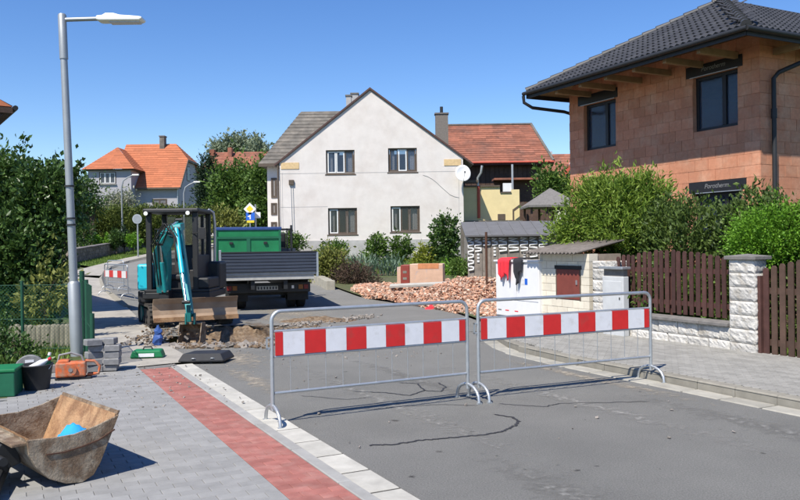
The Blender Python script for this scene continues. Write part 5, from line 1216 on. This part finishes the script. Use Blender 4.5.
# ---- board shed, sun glints on its planks built as white squiggles
YS = 30.0; sh = thing('board_shed', (0, YS, 0), 0, 'low grey board shed with sun glints shaped as white squiggles on its planks', 'shed')
sx0, sx1 = P(467.5,250,YS).x, P(575,250,YS).x; gs = gz(0,YS); zt0 = P(500,235,YS).z; zt1 = P(500,222.5,YS+1.6).z
edges_px = [467.5,474,482,491,498,507.5,519.5,528.5,538,548,562,575]
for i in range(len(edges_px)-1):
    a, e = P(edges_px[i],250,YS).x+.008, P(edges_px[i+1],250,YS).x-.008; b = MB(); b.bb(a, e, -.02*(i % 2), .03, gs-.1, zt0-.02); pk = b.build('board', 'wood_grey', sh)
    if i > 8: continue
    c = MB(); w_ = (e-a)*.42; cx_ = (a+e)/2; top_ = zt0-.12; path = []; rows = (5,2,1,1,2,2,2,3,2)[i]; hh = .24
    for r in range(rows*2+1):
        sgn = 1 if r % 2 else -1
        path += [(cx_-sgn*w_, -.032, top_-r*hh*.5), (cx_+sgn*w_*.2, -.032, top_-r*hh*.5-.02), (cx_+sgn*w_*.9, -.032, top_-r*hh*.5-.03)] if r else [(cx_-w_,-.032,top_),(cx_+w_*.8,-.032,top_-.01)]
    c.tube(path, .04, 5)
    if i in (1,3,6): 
        for q in range(3): MB().box((cx_, -.036, top_-rows*hh-.14-q*.13), (.09,.03,.08)).build('glint_dot', 'white_paint', pk)
    c.build('sun_glint', 'white_paint', pk, normals=False)
part('shed_core', 'wood_grey', sh, (sx0+.02,sx1,.04,1.8,gs-.1,zt0-.05))
b = MB(); b.prism([(sx0-.1,-.25,zt0-.06),(sx0-.1,1.9,zt1),(sx0-.1,1.9,zt1+.05),(sx0-.1,-.25,zt0)], (sx1-sx0+.3,0,0)); b.build('roof', 'felt', sh)
for i in range(1, 9): x = sx0+(sx1-sx0)*i/9; b = MB(); b.prism([(x-.02,-.24,zt0+.002),(x+.02,-.24,zt0+.002),(x+.02,1.88,zt1+.052),(x-.02,1.88,zt1+.052)], (0,0,.02)); b.build('roof_batten', 'felt', sh)
part('upper_ledge', 'roof_old', sh, (P(461,225,YS+2).x,P(480,225,YS+2).x,1.95,2.4,gs,P(470,225,YS+2).z)); 
# rusty pole
q_ = G(487,301); b = MB(); b.tube([(0,0,-.1),(0,0,P(487,232,q_.y).z-q_.z)], .035, 8); o = b.build('iron_post', 'rust_pipe', normals=False); o.location = q_; tag(o, 'thin rusty iron post standing upright beside the rubble heap', 'post')
# ---- far roof at the right, between barn and brick house
YF_ = 70.0; fr = thing('far_house', (0, YF_, 0), 0, 'distant house with dull red gable roof behind the barn, beside the brick house', 'house')
fz = P(560,178,YF_).z; fx0, fx1 = P(540,178,YF_).x, P(600,178,YF_).x; fzr = P(560,154,YF_+3).z
tileroof(fr, (fx0,0,fz),(fx1-2.2,0,fz),(fx1-2.2+1.6,3,fzr),(fx0,3,fzr), 'roof_red', .4); part('wall', 'facade', fr, (fx0,fx1,.3,6,gz(0,YF_)-.2,fz-.02)); part('chimney', 'plinth', fr, (P(553,150,YF_).x,P(557,150,YF_).x,2.2,2.8,fzr-1,P(553,151,YF_+2).z))
b = MB(); b.prism([(P(562,172,YF_).x,-.4,fz-.3),(P(590,172,YF_).x,-.4,fz-.3),(P(576,155,YF_).x,-.4,P(576,157,YF_).z)], (0,3,0)); b.build('gable', 'facade', fr); part('gable_window', 'glass', fr, (P(566,170,YF_).x,P(570,170,YF_).x,-.43,-.39,P(566,171,YF_).z,P(566,165,YF_).z))
MB().beam((P(560,173,YF_).x,-.5,fz-.3),(P(577,154,YF_).x,-.5,P(577,154,YF_).z), .3, .18, up=(0,1,0)).build('verge_board', 'red_pipe', fr)

# ---- grey house with orange roof, left
YO = 78.0; go = gz(0,YO); oh = thing('orange_roof_house', (0, YO, 0), 0, 'light grey house with bright orange hipped roof on the left horizon', 'house')
def ox(x, y, Y=YO): return P(x, y, Y).x
def oz(x, y, Y=YO): return P(x, y, Y).z
wx0, wx1, wze = ox(88,172), ox(131,170), oz(110,169.5)         # left wing
part('wing_wall', 'grey_plaster', oh, (wx0,wx1,0,7,go-.3,wze)); part('wing_cornice', 'frame_brown', oh, (wx0-.3,wx1+.35,-.32,7.2,wze-.1,wze+.0))
ap = (ox(117,147,YO+3), 3.2, oz(117,147,YO+3)); e0, e1 = (wx0-.45,-.5,wze), (wx1+.5,-.5,wze)
tileroof(oh, e0, e1, ap, (ap[0]-.01,ap[1],ap[2]), 'roof_orange', .36); tileroof(oh, (wx0-.45,7.5,wze), e0, ap, (ap[0],ap[1]+.4,ap[2]), 'roof_orange', .36); tileroof(oh, e1, (wx1+.5,7.5,wze), (ap[0],ap[1]+3,ap[2]), ap, 'roof_orange', .36)
window(oh, ox(99.5,180), ox(116,180), oz(108,184), oz(108,172), -.04, 'frame_white', 'glass', (.33,.66), 'plinth')
mx0, mx1, mze = ox(128,186), ox(174.5,186), oz(150,186)           # main block, a little back
yo = 1.5; part('wall', 'grey_plaster', oh, (mx0,mx1,yo,yo+9,go-.3,mze-.16))
hd_ = 4.5; mzr = oz(160,144,YO+yo+hd_); kf = .62; zk = mze-.1+(mzr-mze+.1)*kf; yk = yo-.5+(hd_+.5)*kf; rx0, rx1 = mx0-2.2, mx1-1.5
tileroof(oh, (mx0-.5,yo-.5,mze-.1),(mx1+.3,yo-.5,mze-.1),(mx1+.3,yk,zk),(mx0-2.2,yk,zk), 'roof_orange', .36); tileroof(oh, (mx0-2.2,yk,zk),(mx1+.3,yk,zk),(rx1,yo+hd_,mzr),(rx0,yo+hd_,mzr), 'roof_orange', .36)
yb2 = yo+2*hd_; yk2 = yb2+.5-(hd_+.5)*kf
tileroof(oh, (mx1+.3,yb2+.5,mze-.1),(mx0-.5,yb2+.5,mze-.1),(mx0-.5,yk2,zk),(mx1+.3,yk2,zk), 'roof_orange', .36); tileroof(oh, (mx1+.3,yk2,zk),(mx0-.5,yk2,zk),(rx0,yo+hd_,mzr),(rx1,yo+hd_,mzr), 'roof_orange', .36)
tileroof(oh, (mx1+.3,yk,zk),(mx1+.3,yk2,zk),(rx1,yo+hd_+.01,mzr),(rx1,yo+hd_,mzr), 'roof_orange', .36)
b = MB(); b.prism([(mx1-.3,yo,mze-.15),(mx1-.3,yb2,mze-.15),(mx1-.3,yk2-.1,zk-.12),(mx1-.3,yk+.1,zk-.12)], (.3,0,0)); b.build('gable_wall', 'grey_plaster', oh)
for p_, r_ in (((mx1+.32,yo-.5,mze-.2),(mx1+.32,yk,zk-.1)), ((mx1+.32,yk2,zk-.1),(mx1+.32,yb2+.5,mze-.2)), ((mx1+.32,yk,zk-.1),(mx1+.32,yk2,zk-.1))): MB().beam(p_, r_, .06, .22).build('verge_board', 'frame_brown', oh)
for y0_, z0_, z1_ in ((yo+3.6,zk-2.2,zk-.6),(yo+6.3,mze-2.6,mze-1.4),(yo+1.6,mze-2.6,mze-1.4)):
    o = part('window', 'frame_brown', oh, (mx1,mx1+.04,y0_-.6,y0_+.6,z0_,z1_)); part('pane', 'glass', o, (mx1+.041,mx1+.05,y0_-.5,y0_+.5,z0_+.1,z1_-.1))
part('eave', 'frame_brown', oh, (mx0+.5,mx1+.2,yo-.55,yo-.48,mze-.25,mze-.08)); MB().tube([(mx1-.1,yo-.08,mze-.2),(mx1-.1,yo-.08,go)], .06, 8).build('downpipe', 'galv', oh, normals=False)
window(oh, ox(147.5,200), ox(162.5,200), oz(155,204), oz(155,198), yo-.03, 'frame_brown', 'glass', (.5,), 'plinth')
o = part('chimney', 'roof_old', oh, (ox(143,145),ox(148,145),yo+3.9,yo+4.7,mzr-.8,oz(145,137,YO+5.5))); part('chimney_cap', 'coping', o, (ox(143,145)-.06,ox(148,145)+.06,yo+3.84,yo+4.76,oz(145,137,YO+5.5),oz(145,137,YO+5.5)+.12))
# ---- far roofs in the trees
YT = 105.0; ft = thing('distant_house', (0, YT, 0), 0, 'distant house with faded red roof showing above the trees', 'house'); gt = gz(0,YT)
fze = P(230,170,YT).z; tileroof(ft, (P(197,170,YT).x,0,fze),(P(275,170,YT).x,0,fze),(P(262,150,YT).x,5,P(240,152,YT+5).z),(P(205,152,YT).x,5,P(240,152,YT+5).z), 'roof_red', .5); part('wall', 'facade', ft, (P(200,170,YT).x,P(272,170,YT).x,.4,9,gt-.2,fze-.02))
o = part('chimney', 'roof_red', ft, (P(203,152,YT).x,P(208,152,YT).x,3.5,4.4,fze,P(205,150,YT+4).z)); part('dormer', 'roof_red', ft, (P(222,152,YT).x,P(226,152,YT).x,3.5,4.4,fze,P(225,148,YT+4).z))
# ---- neighbour house whose eave corner enters at the left
YN = 18.0; e_ = P(12,107,YN); nh = thing('neighbour_house', (e_.x, YN, 0), RZ+.14, 'house of which only the orange-tiled eave corner shows at the left edge', 'house')
zN = e_.z; tileroof(nh, (.0,0,zN),(0,9,zN),(-4.2,8.5,zN+2.6),(-4.2,.3,zN+2.6), 'roof_orange', .34); part('soffit', 'wood_dark', nh, (-.9,.0,-.1,9,zN-.16,zN-.03)); part('wall', 'grey_plaster', nh, (-7,-.95,.4,8.8,0,zN-.03))
tileroof(nh, (-8.4,0,zN),(0,0,zN),(-4.2,.3,zN+2.6),(-4.21,.3,zN+2.6), 'roof_orange', .34); part('gable', 'grey_plaster', nh, (-7,-.9,.45,.8,zN-.03,zN+.2))
MB().tube([(.06,-.1,zN-.03),(.06,9,zN-.03)], .06, 8).build('gutter', 'black_metal', nh, normals=False); b = MB(); b.prism([(-.75,-.05,zN-.02),(-.02,-.05,zN-.02),(-.30,-.05,zN-.30),(-.42,-.05,zN-.5),(-.95,-.05,zN-.5)], (0,.3,0)); b.build('eave_bracket', 'wood_dark', nh)
# stone garden wall on the left slope
wa, wb_ = G(70,266), G(150,247); sd_w = thing('stone_boundary', wa, math.atan2((wb_-wa).y, (wb_-wa).x), 'long low dark stone wall along the grass verge on the left', 'wall')
Lw = (wb_-wa).xy.length; dzw = (wb_.z-wa.z)/Lw; b = MB(); b.prism([(0,.03,-.3),(Lw,.03,-.3+dzw*Lw),(Lw,.03,.80+dzw*Lw),(0,.03,.80)], (0,.3,0)); b.build('wall_core', 'mortar', sd_w)
stm = [withmat(MB().bb(0,.5,0,.12,0,.185).mesh('wall_stone'), 'stone_wall')]
for r in range(4):
    x = -(r % 2)*.25
    while x < Lw-.1:
        wd_ = random.uniform(.8,1.3); piece('wall_stone', stm[0], sd_w, (max(x,0), random.uniform(-.02,.0), .02+r*.2+dzw*x), scale=(wd_*.98, 1, 1)); x += .5*wd_
for i in range(int(Lw/1.2)): b = MB(); x = i*1.2; b.prism([(x+.01,-.06,.82+dzw*x),(x+1.19,-.06,.82+dzw*(x+1.2)),(x+1.19,-.06,.89+dzw*(x+1.2)),(x+.01,-.06,.89+dzw*x)], (0,.42,0)); b.build('coping_stone', 'stone_wall', sd_w)
# signs and lamps in the background
q_ = P(138,250,49); q_.z = gz(0,49); t = thing('road_sign', q_, 0, 'round road sign seen from behind on a steel post, left of the excavator', 'road sign')
zz_ = P(138,219,q_.y).z-q_.z; MB().tube([(0,0,0),(0,0,zz_+.3)], .05, 8).build('post', 'pole_metal', t, normals=False); MB().cyl((0,-.06,zz_), (0,-.08,zz_), .30, 24).build('sign_disc', 'sign_back', t, normals=False); MB().cyl((0,-.081,zz_), (0,-.084,zz_), .24, 24).build('sign_face', 'pole_metal', t)
YQ = 52.0; q_ = P(250,214,YQ); q_.z = gz(0,YQ); t = thing('priority_sign', q_, 0, 'yellow and white diamond road sign above a blue square sign behind the green container', 'road sign')
zz_ = P(249.5,209,YQ).z-q_.z; r_ = .42; b = MB(); b.prism([(-r_,-.06,zz_),(0,-.06,zz_-r_),(r_,-.06,zz_),(0,-.06,zz_+r_)], (0,.02,0)); b.build('diamond_plate', 'sign_white', t); r_ = .24; b = MB(); b.prism([(-r_,-.066,zz_),(0,-.066,zz_-r_),(r_,-.066,zz_),(0,-.066,zz_+r_)], (0,.004,0)); b.build('diamond_centre', 'sign_yellow', t)
z2 = P(250,216.5,YQ).z-q_.z; part('blue_plate', 'sign_blue', t, (-.26,.32,-.06,-.04,z2-.26,z2+.26)); b = MB(); b.prism([(-.17,-.066,z2-.15),(.23,-.066,z2-.15),(.23,-.066,z2+.15),(-.17,-.066,z2+.15)], (0,.004,0)); 
part('symbol', 'sign_white', t, (-.02,.06,-.066,-.061,z2-.18,z2+.12),(-.14,-.02,-.066,-.061,z2-.03,z2+.05)); z3_ = P(250,221.5,YQ).z-q_.z; part('supplement_plate', 'sign_yellow', t, (-.2,.28,-.06,-.04,z3_-.08,z3_+.08))
MB().tube([(0,0,0),(0,0,zz_+.4)], .04, 8).build('post', 'pole_metal', t, normals=False)
q_ = P(255.5,215,YQ+.4); q_.z = gz(0,YQ); t = thing('utility_post', q_, 0, 'thin pale post right of the diamond road sign', 'post'); MB().tube([(0,0,0),(0,0,P(255,204,YQ).z-q_.z)], .06, 8).build('post_shaft', 'pole_metal', t, normals=False); part('plate', 'sign_white', t, (-.1,.35,-.09,-.07,P(255,218,YQ).z-q_.z,P(255,212,YQ).z-q_.z))
def bentlamp(px_, py_, yb, Y, arm, label):
    f = P(px_, yb, Y); f.z = gz(0, Y); t = thing('street_lamp', f, 0, label, 'street lamp', 'far street lamps'); h = P(px_, py_, Y).z-f.z; a = arm*Y/F
    MB().tube([(0,0,0),(0,0,h*.86),(.12*a,0,h*.95),(.4*a,0,h*.99),(.75*a,0,h+.12)], [.07,.055,.05,.045,.04], 8).build('pole', 'pole_metal', t, normals=False); MB().box((a*.95,0,h+.14), (.5,.16,.11)).build('lamp_head', 'lamp_white', t, .03)
bentlamp(122.5,177,245,58,15,'slim far street lamp with arm to the right before the orange-roofed house'); bentlamp(184.5,184,240,60,14,'slim far street lamp before the shaded gable of the grey house')

# ================================================================== BRICK RUBBLE AND BRICK PACK
def rubz(x, y):
    z = .06
    for px_, py_, rx_, ry_, h in ((482,298,2.2,2.4,.55),(430,300,2.4,1.6,.20),(385,294,2.2,1.4,.14),(500,300,1.3,1.6,.42)):
        c = G(px_, py_); d = math.hypot((x-c.x)/rx_, (y-c.y)/ry_); z = max(z, h*max(0, 1-d*d))
    return z
ra = [G(352,292), G(368,299), G(420,307), G(470,316), G(505,326)]; rb = [G(356,288), G(372,286), G(430,284), G(482,276), V((3.5,20,0))]
b = MB(); var = []
for _ in range(12000):
    i = random.randrange(4); f = random.random(); a = ra[i].lerp(ra[i+1], f); c = rb[i].lerp(rb[i+1], f); p = a.lerp(c, random.random()**1.1)
    z = gz(p.x,p.y)+rubz(p.x,p.y); chunk(b, var, V((p.x,p.y,z+random.uniform(-.06,.06))), random.uniform(.03,.105), .55)
o = b.build('brick_rubble', 'rubble', normals=False); setvar(o.data, var); tag(o, 'broken brick rubble spread along the garden edge', 'rubble', kind='stuff')
b = MB(); vs = []; na, nb_ = 40, 16
for i in range(na+1):
    g = i/na*4; k_ = min(3, int(g)); f = g-k_; a = ra[k_].lerp(ra[k_+1], f); c = rb[k_].lerp(rb[k_+1], f)
    for j in range(nb_+1): p = a.lerp(c, j/nb_); vs.append((p.x, p.y, gz(p.x,p.y)+rubz(p.x,p.y)-.06+random.uniform(-.02,.02)))
b.add(vs, [(i*(nb_+1)+j, (i+1)*(nb_+1)+j, (i+1)*(nb_+1)+j+1, i*(nb_+1)+j+1) for i in range(na) for j in range(nb_)]); tag(b.build('rubble_bed', 'rubble', normals=False), kind='stuff')
pk0 = G(424,291); YP = pk0.y; pk = thing('brick_pallet', V((P(422,290,YP).x, YP, pk0.z+.1)), R_(-8), 'shrink-wrapped pallet of new bricks standing in the rubble', 'pallet')
pw = 38*YP/F; ph = P(422,264,YP).z-pk0.z-.1
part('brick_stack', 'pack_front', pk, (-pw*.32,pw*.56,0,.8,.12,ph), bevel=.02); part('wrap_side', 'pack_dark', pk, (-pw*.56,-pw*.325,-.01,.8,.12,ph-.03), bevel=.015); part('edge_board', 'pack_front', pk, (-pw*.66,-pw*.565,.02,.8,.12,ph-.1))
part('orange_band', 'pack_orange', pk, (-pw*.1,pw*.45,-.008,.6,ph-.16,ph+.004), bevel=.004); 
for z in (.35, .62): part('label_print', 'kerb_dirty', pk, (-pw*.5,-pw*.4,-.016,-.011,z*ph,z*ph+.08))
for x in (-.5,0,.5): part('pallet_block', 'wood_raw', pk, (x*pw-.06,x*pw+.06,.0,.75,.0,.09))
part('pallet_deck', 'wood_raw', pk, (-pw*.62,pw*.58,-.02,.82,.09,.118))
q_ = G(428,295); b = MB(); b.box((0,0,0), (1.9,.35,.08)); o = b.build('concrete_block', 'gutter', None, .01); o.location = (P(420,290,q_.y).x, q_.y+.1, q_.z+.32); o.rotation_euler = (R_(6), R_(-2), R_(-4)); tag(o, 'long pale concrete beam lying on the rubble before the brick pallet', 'beam')
o = heap('red_debris', 'cloth_red', G(432,309).x, G(432,309).y, .22, .18, .14, 6, kind=None); tag(o, 'small crumpled red plastic piece at the front edge of the rubble', 'debris')

# ================================================================== PLANTS
def shrubpix(name, label, cat, fx, fy, Y, bl, n, size, m, group=None, depth=None, tr=.03, **k):
    f = P(fx, fy, Y); f.z = gz(f.x, Y); return plant(name, label, cat, f, [pixblob(f, *q[:2], Y+(q[4] if len(q) > 4 else 0), q[2], q[3], depth) for q in bl], n, size, m, group, tr, **k)
# big dark shrub at the left
shrubpix('lilac_tree', 'large dark green shrub behind the mesh fence and lamp post', 'tree', 45, 345, 15.5,
  [(10,205,32,38,.4),(42,200,24,30,0),(66,192,12,18,.3),(18,255,32,38,-.3),(48,250,16,30,0),(22,300,28,22,-.3),(-25,220,36,55,.3),(-5,180,18,16,.2),(52,184,10,12,.2),(74,212,8,12,.2)], 46000, .09, 'leaf_dark', clump=.15, per=75, aspect=.62, surf=.8, tr=.07)
for i, (x, y, n_) in enumerate(((22,325,500),(50,322,420))):
    pass
shrubpix('ground_ivy', 'low dark leafy growth at the foot of the fence behind the bucket', 'plant', 20, 372, 12.2, [(4,350,18,14,0),(-12,340,16,26,0),(10,364,26,6,-.2),(30,356,12,6,0)], 3000, .06, 'leaf_dark', clump=.09, aspect=.6, surf=.7, tr=.012)
shrubpix('dry_branches', 'bare pale branches and withered leaves low behind the fence', 'plant', 45, 330, 14.0, [(40,295,14,26,0),(58,285,10,20,0)], 700, .11, 'leaf_olive', clump=.12, aspect=.5, surf=.6, tr=.02)
# hedge before the orange house
f = P(140,235,60.0); f.z = gz(0,60); t = thing('thuja_hedge', f, 0, 'long clipped dark hedge in front of the orange-roofed house', 'hedge')
bl = []
for px_ in range(66, 206, 9): bl.append(pixblob(f, px_, 226, 61+(px_-66)*.03, 7.5, 18+(px_ % 3)*.5, .8))
leaves('foliage', bl, 60000, .17, 'leaf_thuja', t, clump=.16, aspect=.5, surf=.86, up=.9, ragged=.04, shoot=.8, fshoot=.15)
for q in bl[::2]: MB().tube([(q[0],q[1],-.1),(q[0],q[1],q[2]+.5)], [.08,.03], 6).build('stem', 'bark', t, normals=False)
# clipped balls and cones behind the low stone wall
for i, (x, y, r1, r2, m, lb) in enumerate(((93,243,8,6,'leaf_box','leftmost clipped round bush above the dark stone wall'),(109,243,7,6,'leaf_box','second clipped round bush above the dark stone wall'),(116,239,5,7,'leaf_dark','dark bush between the round bushes above the stone wall'),
    (124,237,5,10,'leaf_conifer','small dark conical conifer above the stone wall'),(133,241,6,5,'leaf_box','clipped round bush next to the round sign'),(84,234,9,10,'leaf_dark','dark bush at the left end of the stone wall'))):
    shrubpix('clipped_bush', lb, 'bush', x, y+r2, 53-.5*(i % 3), [(x,y,r1,r2)] if m != 'leaf_conifer' else [(x,y+4,5,5),(x,y-1,3.6,5),(x,y-6,2,4)], 1500, .12, m, 'garden bushes above the stone wall', clump=.09, surf=.9, ragged=.05)
shrubpix('flowering_tree', 'small pale blossoming tree in front of the grey house wall', 'tree', 121, 225, 66, [(112,199,8,5),(126,201,8,6),(118,205,12,4)], 2200, .2, 'blossom', clump=.25, surf=.6, tr=.08)
shrubpix('tree', 'dark leafy tree top left of the orange-roofed house beside the lamp', 'tree', 92, 240, 57, [(84,194,10,10),(76,206,12,14),(94,204,7,8)], 4500, .2, 'leaf_dark', 'trees in the background', clump=.3, surf=.75, tr=.12)
# trees between the grey house and the white house
shrubpix('spruce_tree', 'dark conifer right of the grey gable', 'tree', 208, 245, 74, [(208,175,7,12),(209,190,9,12),(210,205,10,12),(208,220,11,12),(207,164,4,8)], 9000, .3, 'leaf_conifer', 'trees in the background', clump=.3, aspect=.3, surf=.8, tr=.15)
shrubpix('tree', 'bright green leafy tree above the green container', 'tree', 235, 240, 66, [(228,185,13,16),(245,180,14,14),(236,200,18,14),(222,205,9,12),(252,200,14,16),(244,218,18,10)], 14000, .28, 'leaf_mid', 'trees in the background', clump=.35, surf=.75, tr=.16)
shrubpix('tree', 'shaded green tree against the left side of the white house', 'tree', 262, 240, 60, [(262,180,8,16),(264,200,7,18),(258,215,10,14),(268,165,5,8)], 7000, .25, 'leaf_mid', 'trees in the background', clump=.3, surf=.75, tr=.14)
shrubpix('tree', 'yellowish bushy growth right behind the excavator roof', 'tree', 222, 240, 58, [(222,222,10,10),(232,228,10,8)], 3600, .22, 'leaf_olive', 'trees in the background', clump=.25, surf=.7, tr=.1)
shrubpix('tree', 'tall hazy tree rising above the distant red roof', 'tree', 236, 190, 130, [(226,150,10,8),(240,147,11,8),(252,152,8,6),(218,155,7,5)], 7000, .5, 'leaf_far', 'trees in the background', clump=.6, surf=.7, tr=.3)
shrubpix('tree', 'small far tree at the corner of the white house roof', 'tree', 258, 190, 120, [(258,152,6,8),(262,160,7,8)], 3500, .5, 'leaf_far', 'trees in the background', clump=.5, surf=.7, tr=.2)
# shrubs in front of the white house
sh_ = [('round dark bush under the left part of the white house', 291, 252, 42.6, [(291,243,11,9)], 'leaf_mid', 2600, .12), ('low dark bush left of the first window of the white house', 330, 262, 40.5, [(331,252,11,8),(340,250,6,6)], 'leaf_mid', 1800, .12),
       ('upright shrub below the gap between the house windows', 376, 262, 39.5, [(376,245,9,8),(374,253,10,8),(380,240,5,5)], 'leaf_mid', 2200, .13), ('slim shrub under the right house window', 402, 262, 39.5, [(402,246,8,8),(401,256,8,7)], 'leaf_mid', 1900, .13),
       ('tall dense dark shrub at the right corner of the white house', 445, 266, 38.5, [(446,228,11,10),(444,242,12,13),(446,255,12,10)], 'leaf_dark', 5200, .13), ('bright yellow-green shrub in the white house garden', 425, 266, 38.5, [(425,256,9,8),(424,262,10,6)], 'leaf_yellow', 1900, .11),
       ('low green bush at the foot of the shed', 470, 272, 30.5, [(462,268,12,6),(478,268,8,6)], 'leaf_mid', 1900, .1), ('green herb clump beside the brick pallet', 452, 276, 32, [(455,270,14,6)], 'leaf_box', 1500, .1)]
for lb, fx, fy, Y, bl, m, n_, s_ in sh_: shrubpix('garden_shrub', lb, 'shrub', fx, fy, Y, bl, n_, s_, m, 'shrubs before the white house', clump=.11, surf=.75, aspect=.55)
shrubpix('garden_shrub', 'yellow-green loose shrub right of the truck', 'shrub', 326, 284, 29.5, [(324,266,12,12),(334,262,11,10),(318,272,9,8),(338,274,9,8)], 5200, .11, 'leaf_olive', 'shrubs before the white house', clump=.13, surf=.7)
shrubpix('garden_shrub', 'brownish withered bush beside the rubble', 'shrub', 352, 288, 28.5, [(350,274,13,11),(362,276,12,9),(372,281,10,5),(343,280,9,7)], 5200, .09, 'leaf_purple', 'shrubs before the white house', clump=.12, surf=.6, aspect=.22)
# leeks in rows
for r_, (xa, xb, yy) in enumerate(((345,400,262),(338,398,267),(350,402,272))):
    for i in range(15):
        px_ = xa+(xb-xa)*i/14+random.uniform(-1.3,1.3); g = G(px_, yy+5); t = thing('leek_plant', g, 0, 'blue-green leek plant standing in the vegetable rows before the white house', 'vegetable', 'leeks in the vegetable rows')
        b = MB()
        for k_ in range(9):
            a = random.uniform(0,6.28); L = random.uniform(.5,.85); d = V((math.cos(a),math.sin(a),0)); sdv = V((-d.y,d.x,0))*.03; q = [V((0,0,.0)), d*.12+V((0,0,L*.6)), d*random.uniform(.22,.4)+V((0,0,L*random.uniform(.7,1)))]
            b.add([q[0]-sdv*.6,q[0]+sdv*.6,q[1]-sdv,q[1]+sdv,q[2]], [(0,1,3,2),(2,3,4)])
        o = b.build('leaf', 'leaf_blue', t, normals=False); setvar(o.data, [random.random() for _ in o.data.vertices])
# white flowers line at the plinth
b = MB(); var = []
for _ in range(260): p = P(random.choice([random.uniform(365,372),random.uniform(383,396),random.uniform(408,420)]), random.uniform(252,258), 40.5); chunk(b, var, p, .12)
o = b.build('white_flowers', 'white_paint', normals=False); tag(o, kind='stuff')
# right: willow-like shrub, hedge, box ball
shrubpix('bamboo_shrub', 'tall loose bright green shrub before the brick house', 'shrub', 622, 290, 14.6,
   [(590,222,26,28,.6),(612,212,26,28,.3),(640,205,20,26,.2),(648,194,9,14,.2),(575,230,18,18,.8),(600,200,18,16,.4),(655,222,18,22,.1),(625,235,30,18,0),(565,240,12,10,.9),(645,186,5,8,.2),(586,190,8,10,.5),(604,186,5,8,.4),(660,196,8,10,.2),(622,190,7,9,.3)], 26000, .095, 'leaf_bright', clump=.11, per=40, aspect=.26, surf=.72, up=.45, ragged=.16, tr=.03)
shrubpix('bamboo_shrub', 'smaller leafy shrub behind the pavilion beside the brick house', 'shrub', 552, 215, 43, [(548,185,13,10),(562,190,11,12),(555,200,12,8)], 3600, .2, 'leaf_mid', clump=.25, surf=.7)
f = RD(2.5, 8.3); t = thing('yew_hedge', f, RZ, 'dense dark green hedge between the picket fence and the brick house', 'hedge')
bl = [(0.1*math.sin(i*2.1), -5+i*.55, 1.05+.06*math.sin(i*1.7), .62, .45, 1.30+.10*math.sin(i*2.3)) for i in range(18)]
leaves('foliage', bl, 115000, .07, 'leaf_hedge', t, clump=.075, aspect=.5, surf=.85, up=.5, ragged=.07, shoot=1.0, fshoot=.2)
for q in bl[::2]: MB().tube([(q[0],q[1],-.1),(q[0]+.1,q[1]+.1,1.4)], [.03,.01], 6).build('stem', 'bark', t, normals=False)
shrubpix('box_bush', 'bright green rounded box bush behind the gate pillar', 'bush', 785, 300, 11.6, [(782,232,46,22,0),(775,250,40,20,0),(810,235,30,28,.2),(748,246,16,12,0)], 34000, .038, 'leaf_box', clump=.06, per=18, aspect=.55, surf=.88, ragged=.05)
shrubpix('garden_shrub', 'dim leafy shrub seen between the pickets', 'shrub', 680, 320, 12.9, [(660,300,28,22),(700,298,26,24)], 5000, .07, 'leaf_mid', clump=.1, surf=.6)
# grass on the verge and in the gardens
b = MB(); var = []
def blades(n, fn, h):
    for _ in range(n):
        p = fn(); a = random.uniform(0,6.28); d = V((math.cos(a),math.sin(a),0))*.02; l = h*random.uniform(.5,1.2)
        b.add([p-d,p+d,p+V((random.uniform(-.05,.05),random.uniform(-.05,.05),l))], [(0,1,2)]); v_ = random.random(); var.extend([v_]*3)
def vpt():
    i = random.randrange(3); f = random.random(); l = vg[i][0].lerp(vg[i+1][0], f); r = vg[i][1].lerp(vg[i+1][1], f); p = l.lerp(r, random.random()); return V((p.x,p.y,gz(p.x,p.y)+.05))
blades(7000, vpt, .14)
blades(5000, lambda: (lambda x, y: V((x, y, gz(x,y)+.05)))(random.uniform(-4,5), random.uniform(32,43.5)), .25)
blades(1500, lambda: (lambda p: V((p.x, p.y, .0)))(RD(random.uniform(.5,7), random.uniform(7.2,9))), .2)
blades(700, lambda: (lambda x, y: V((x, y, -.05)))(random.uniform(-7.5,-5.2), random.uniform(11.8,13.4)), .12)
o = b.build('grass', 'grass_blade', normals=False); setvar(o.data, var); tag(o, kind='stuff')

# crumbs of sand and stone strewn over the paving and the road near the works
def pebble():
    r = random.random()
    if r < .5: p = RD(random.uniform(3.5,7), random.uniform(-2.2,-.1), .03)
    elif r < .9: p = RD(random.uniform(5.5,9), random.uniform(.05,3.5), .004)
    else: p = RD(random.uniform(0,5), random.uniform(-2.5,4), .012)
    return p, random.uniform(.4,1.8)
scatter('pebbles', 'stones', 420, pebble, .018)

for i, (x, Y, h, lb) in enumerate(((-52,95,9,'round far tree farthest left of the grey house'),(-44,88,7,'lower far tree left of the grey house'),(-38,98,8,'far tree standing just left of the grey house'),(-30,62,6,'bushy tree at the upper end of the left garden'),(-26,48,5,'bushy tree in the garden left of the stone wall'))):
    plant('tree', lb, 'tree', V((x, Y, gz(x,Y))), [(0,0,h*.62,h*.42,h*.42,h*.36),(h*.2,0,h*.45,h*.3,h*.3,h*.25),(-h*.22,0,h*.5,h*.3,h*.3,h*.25)], 6000, .35, 'leaf_mid', 'trees in the background', .15, clump=.45, per=50)
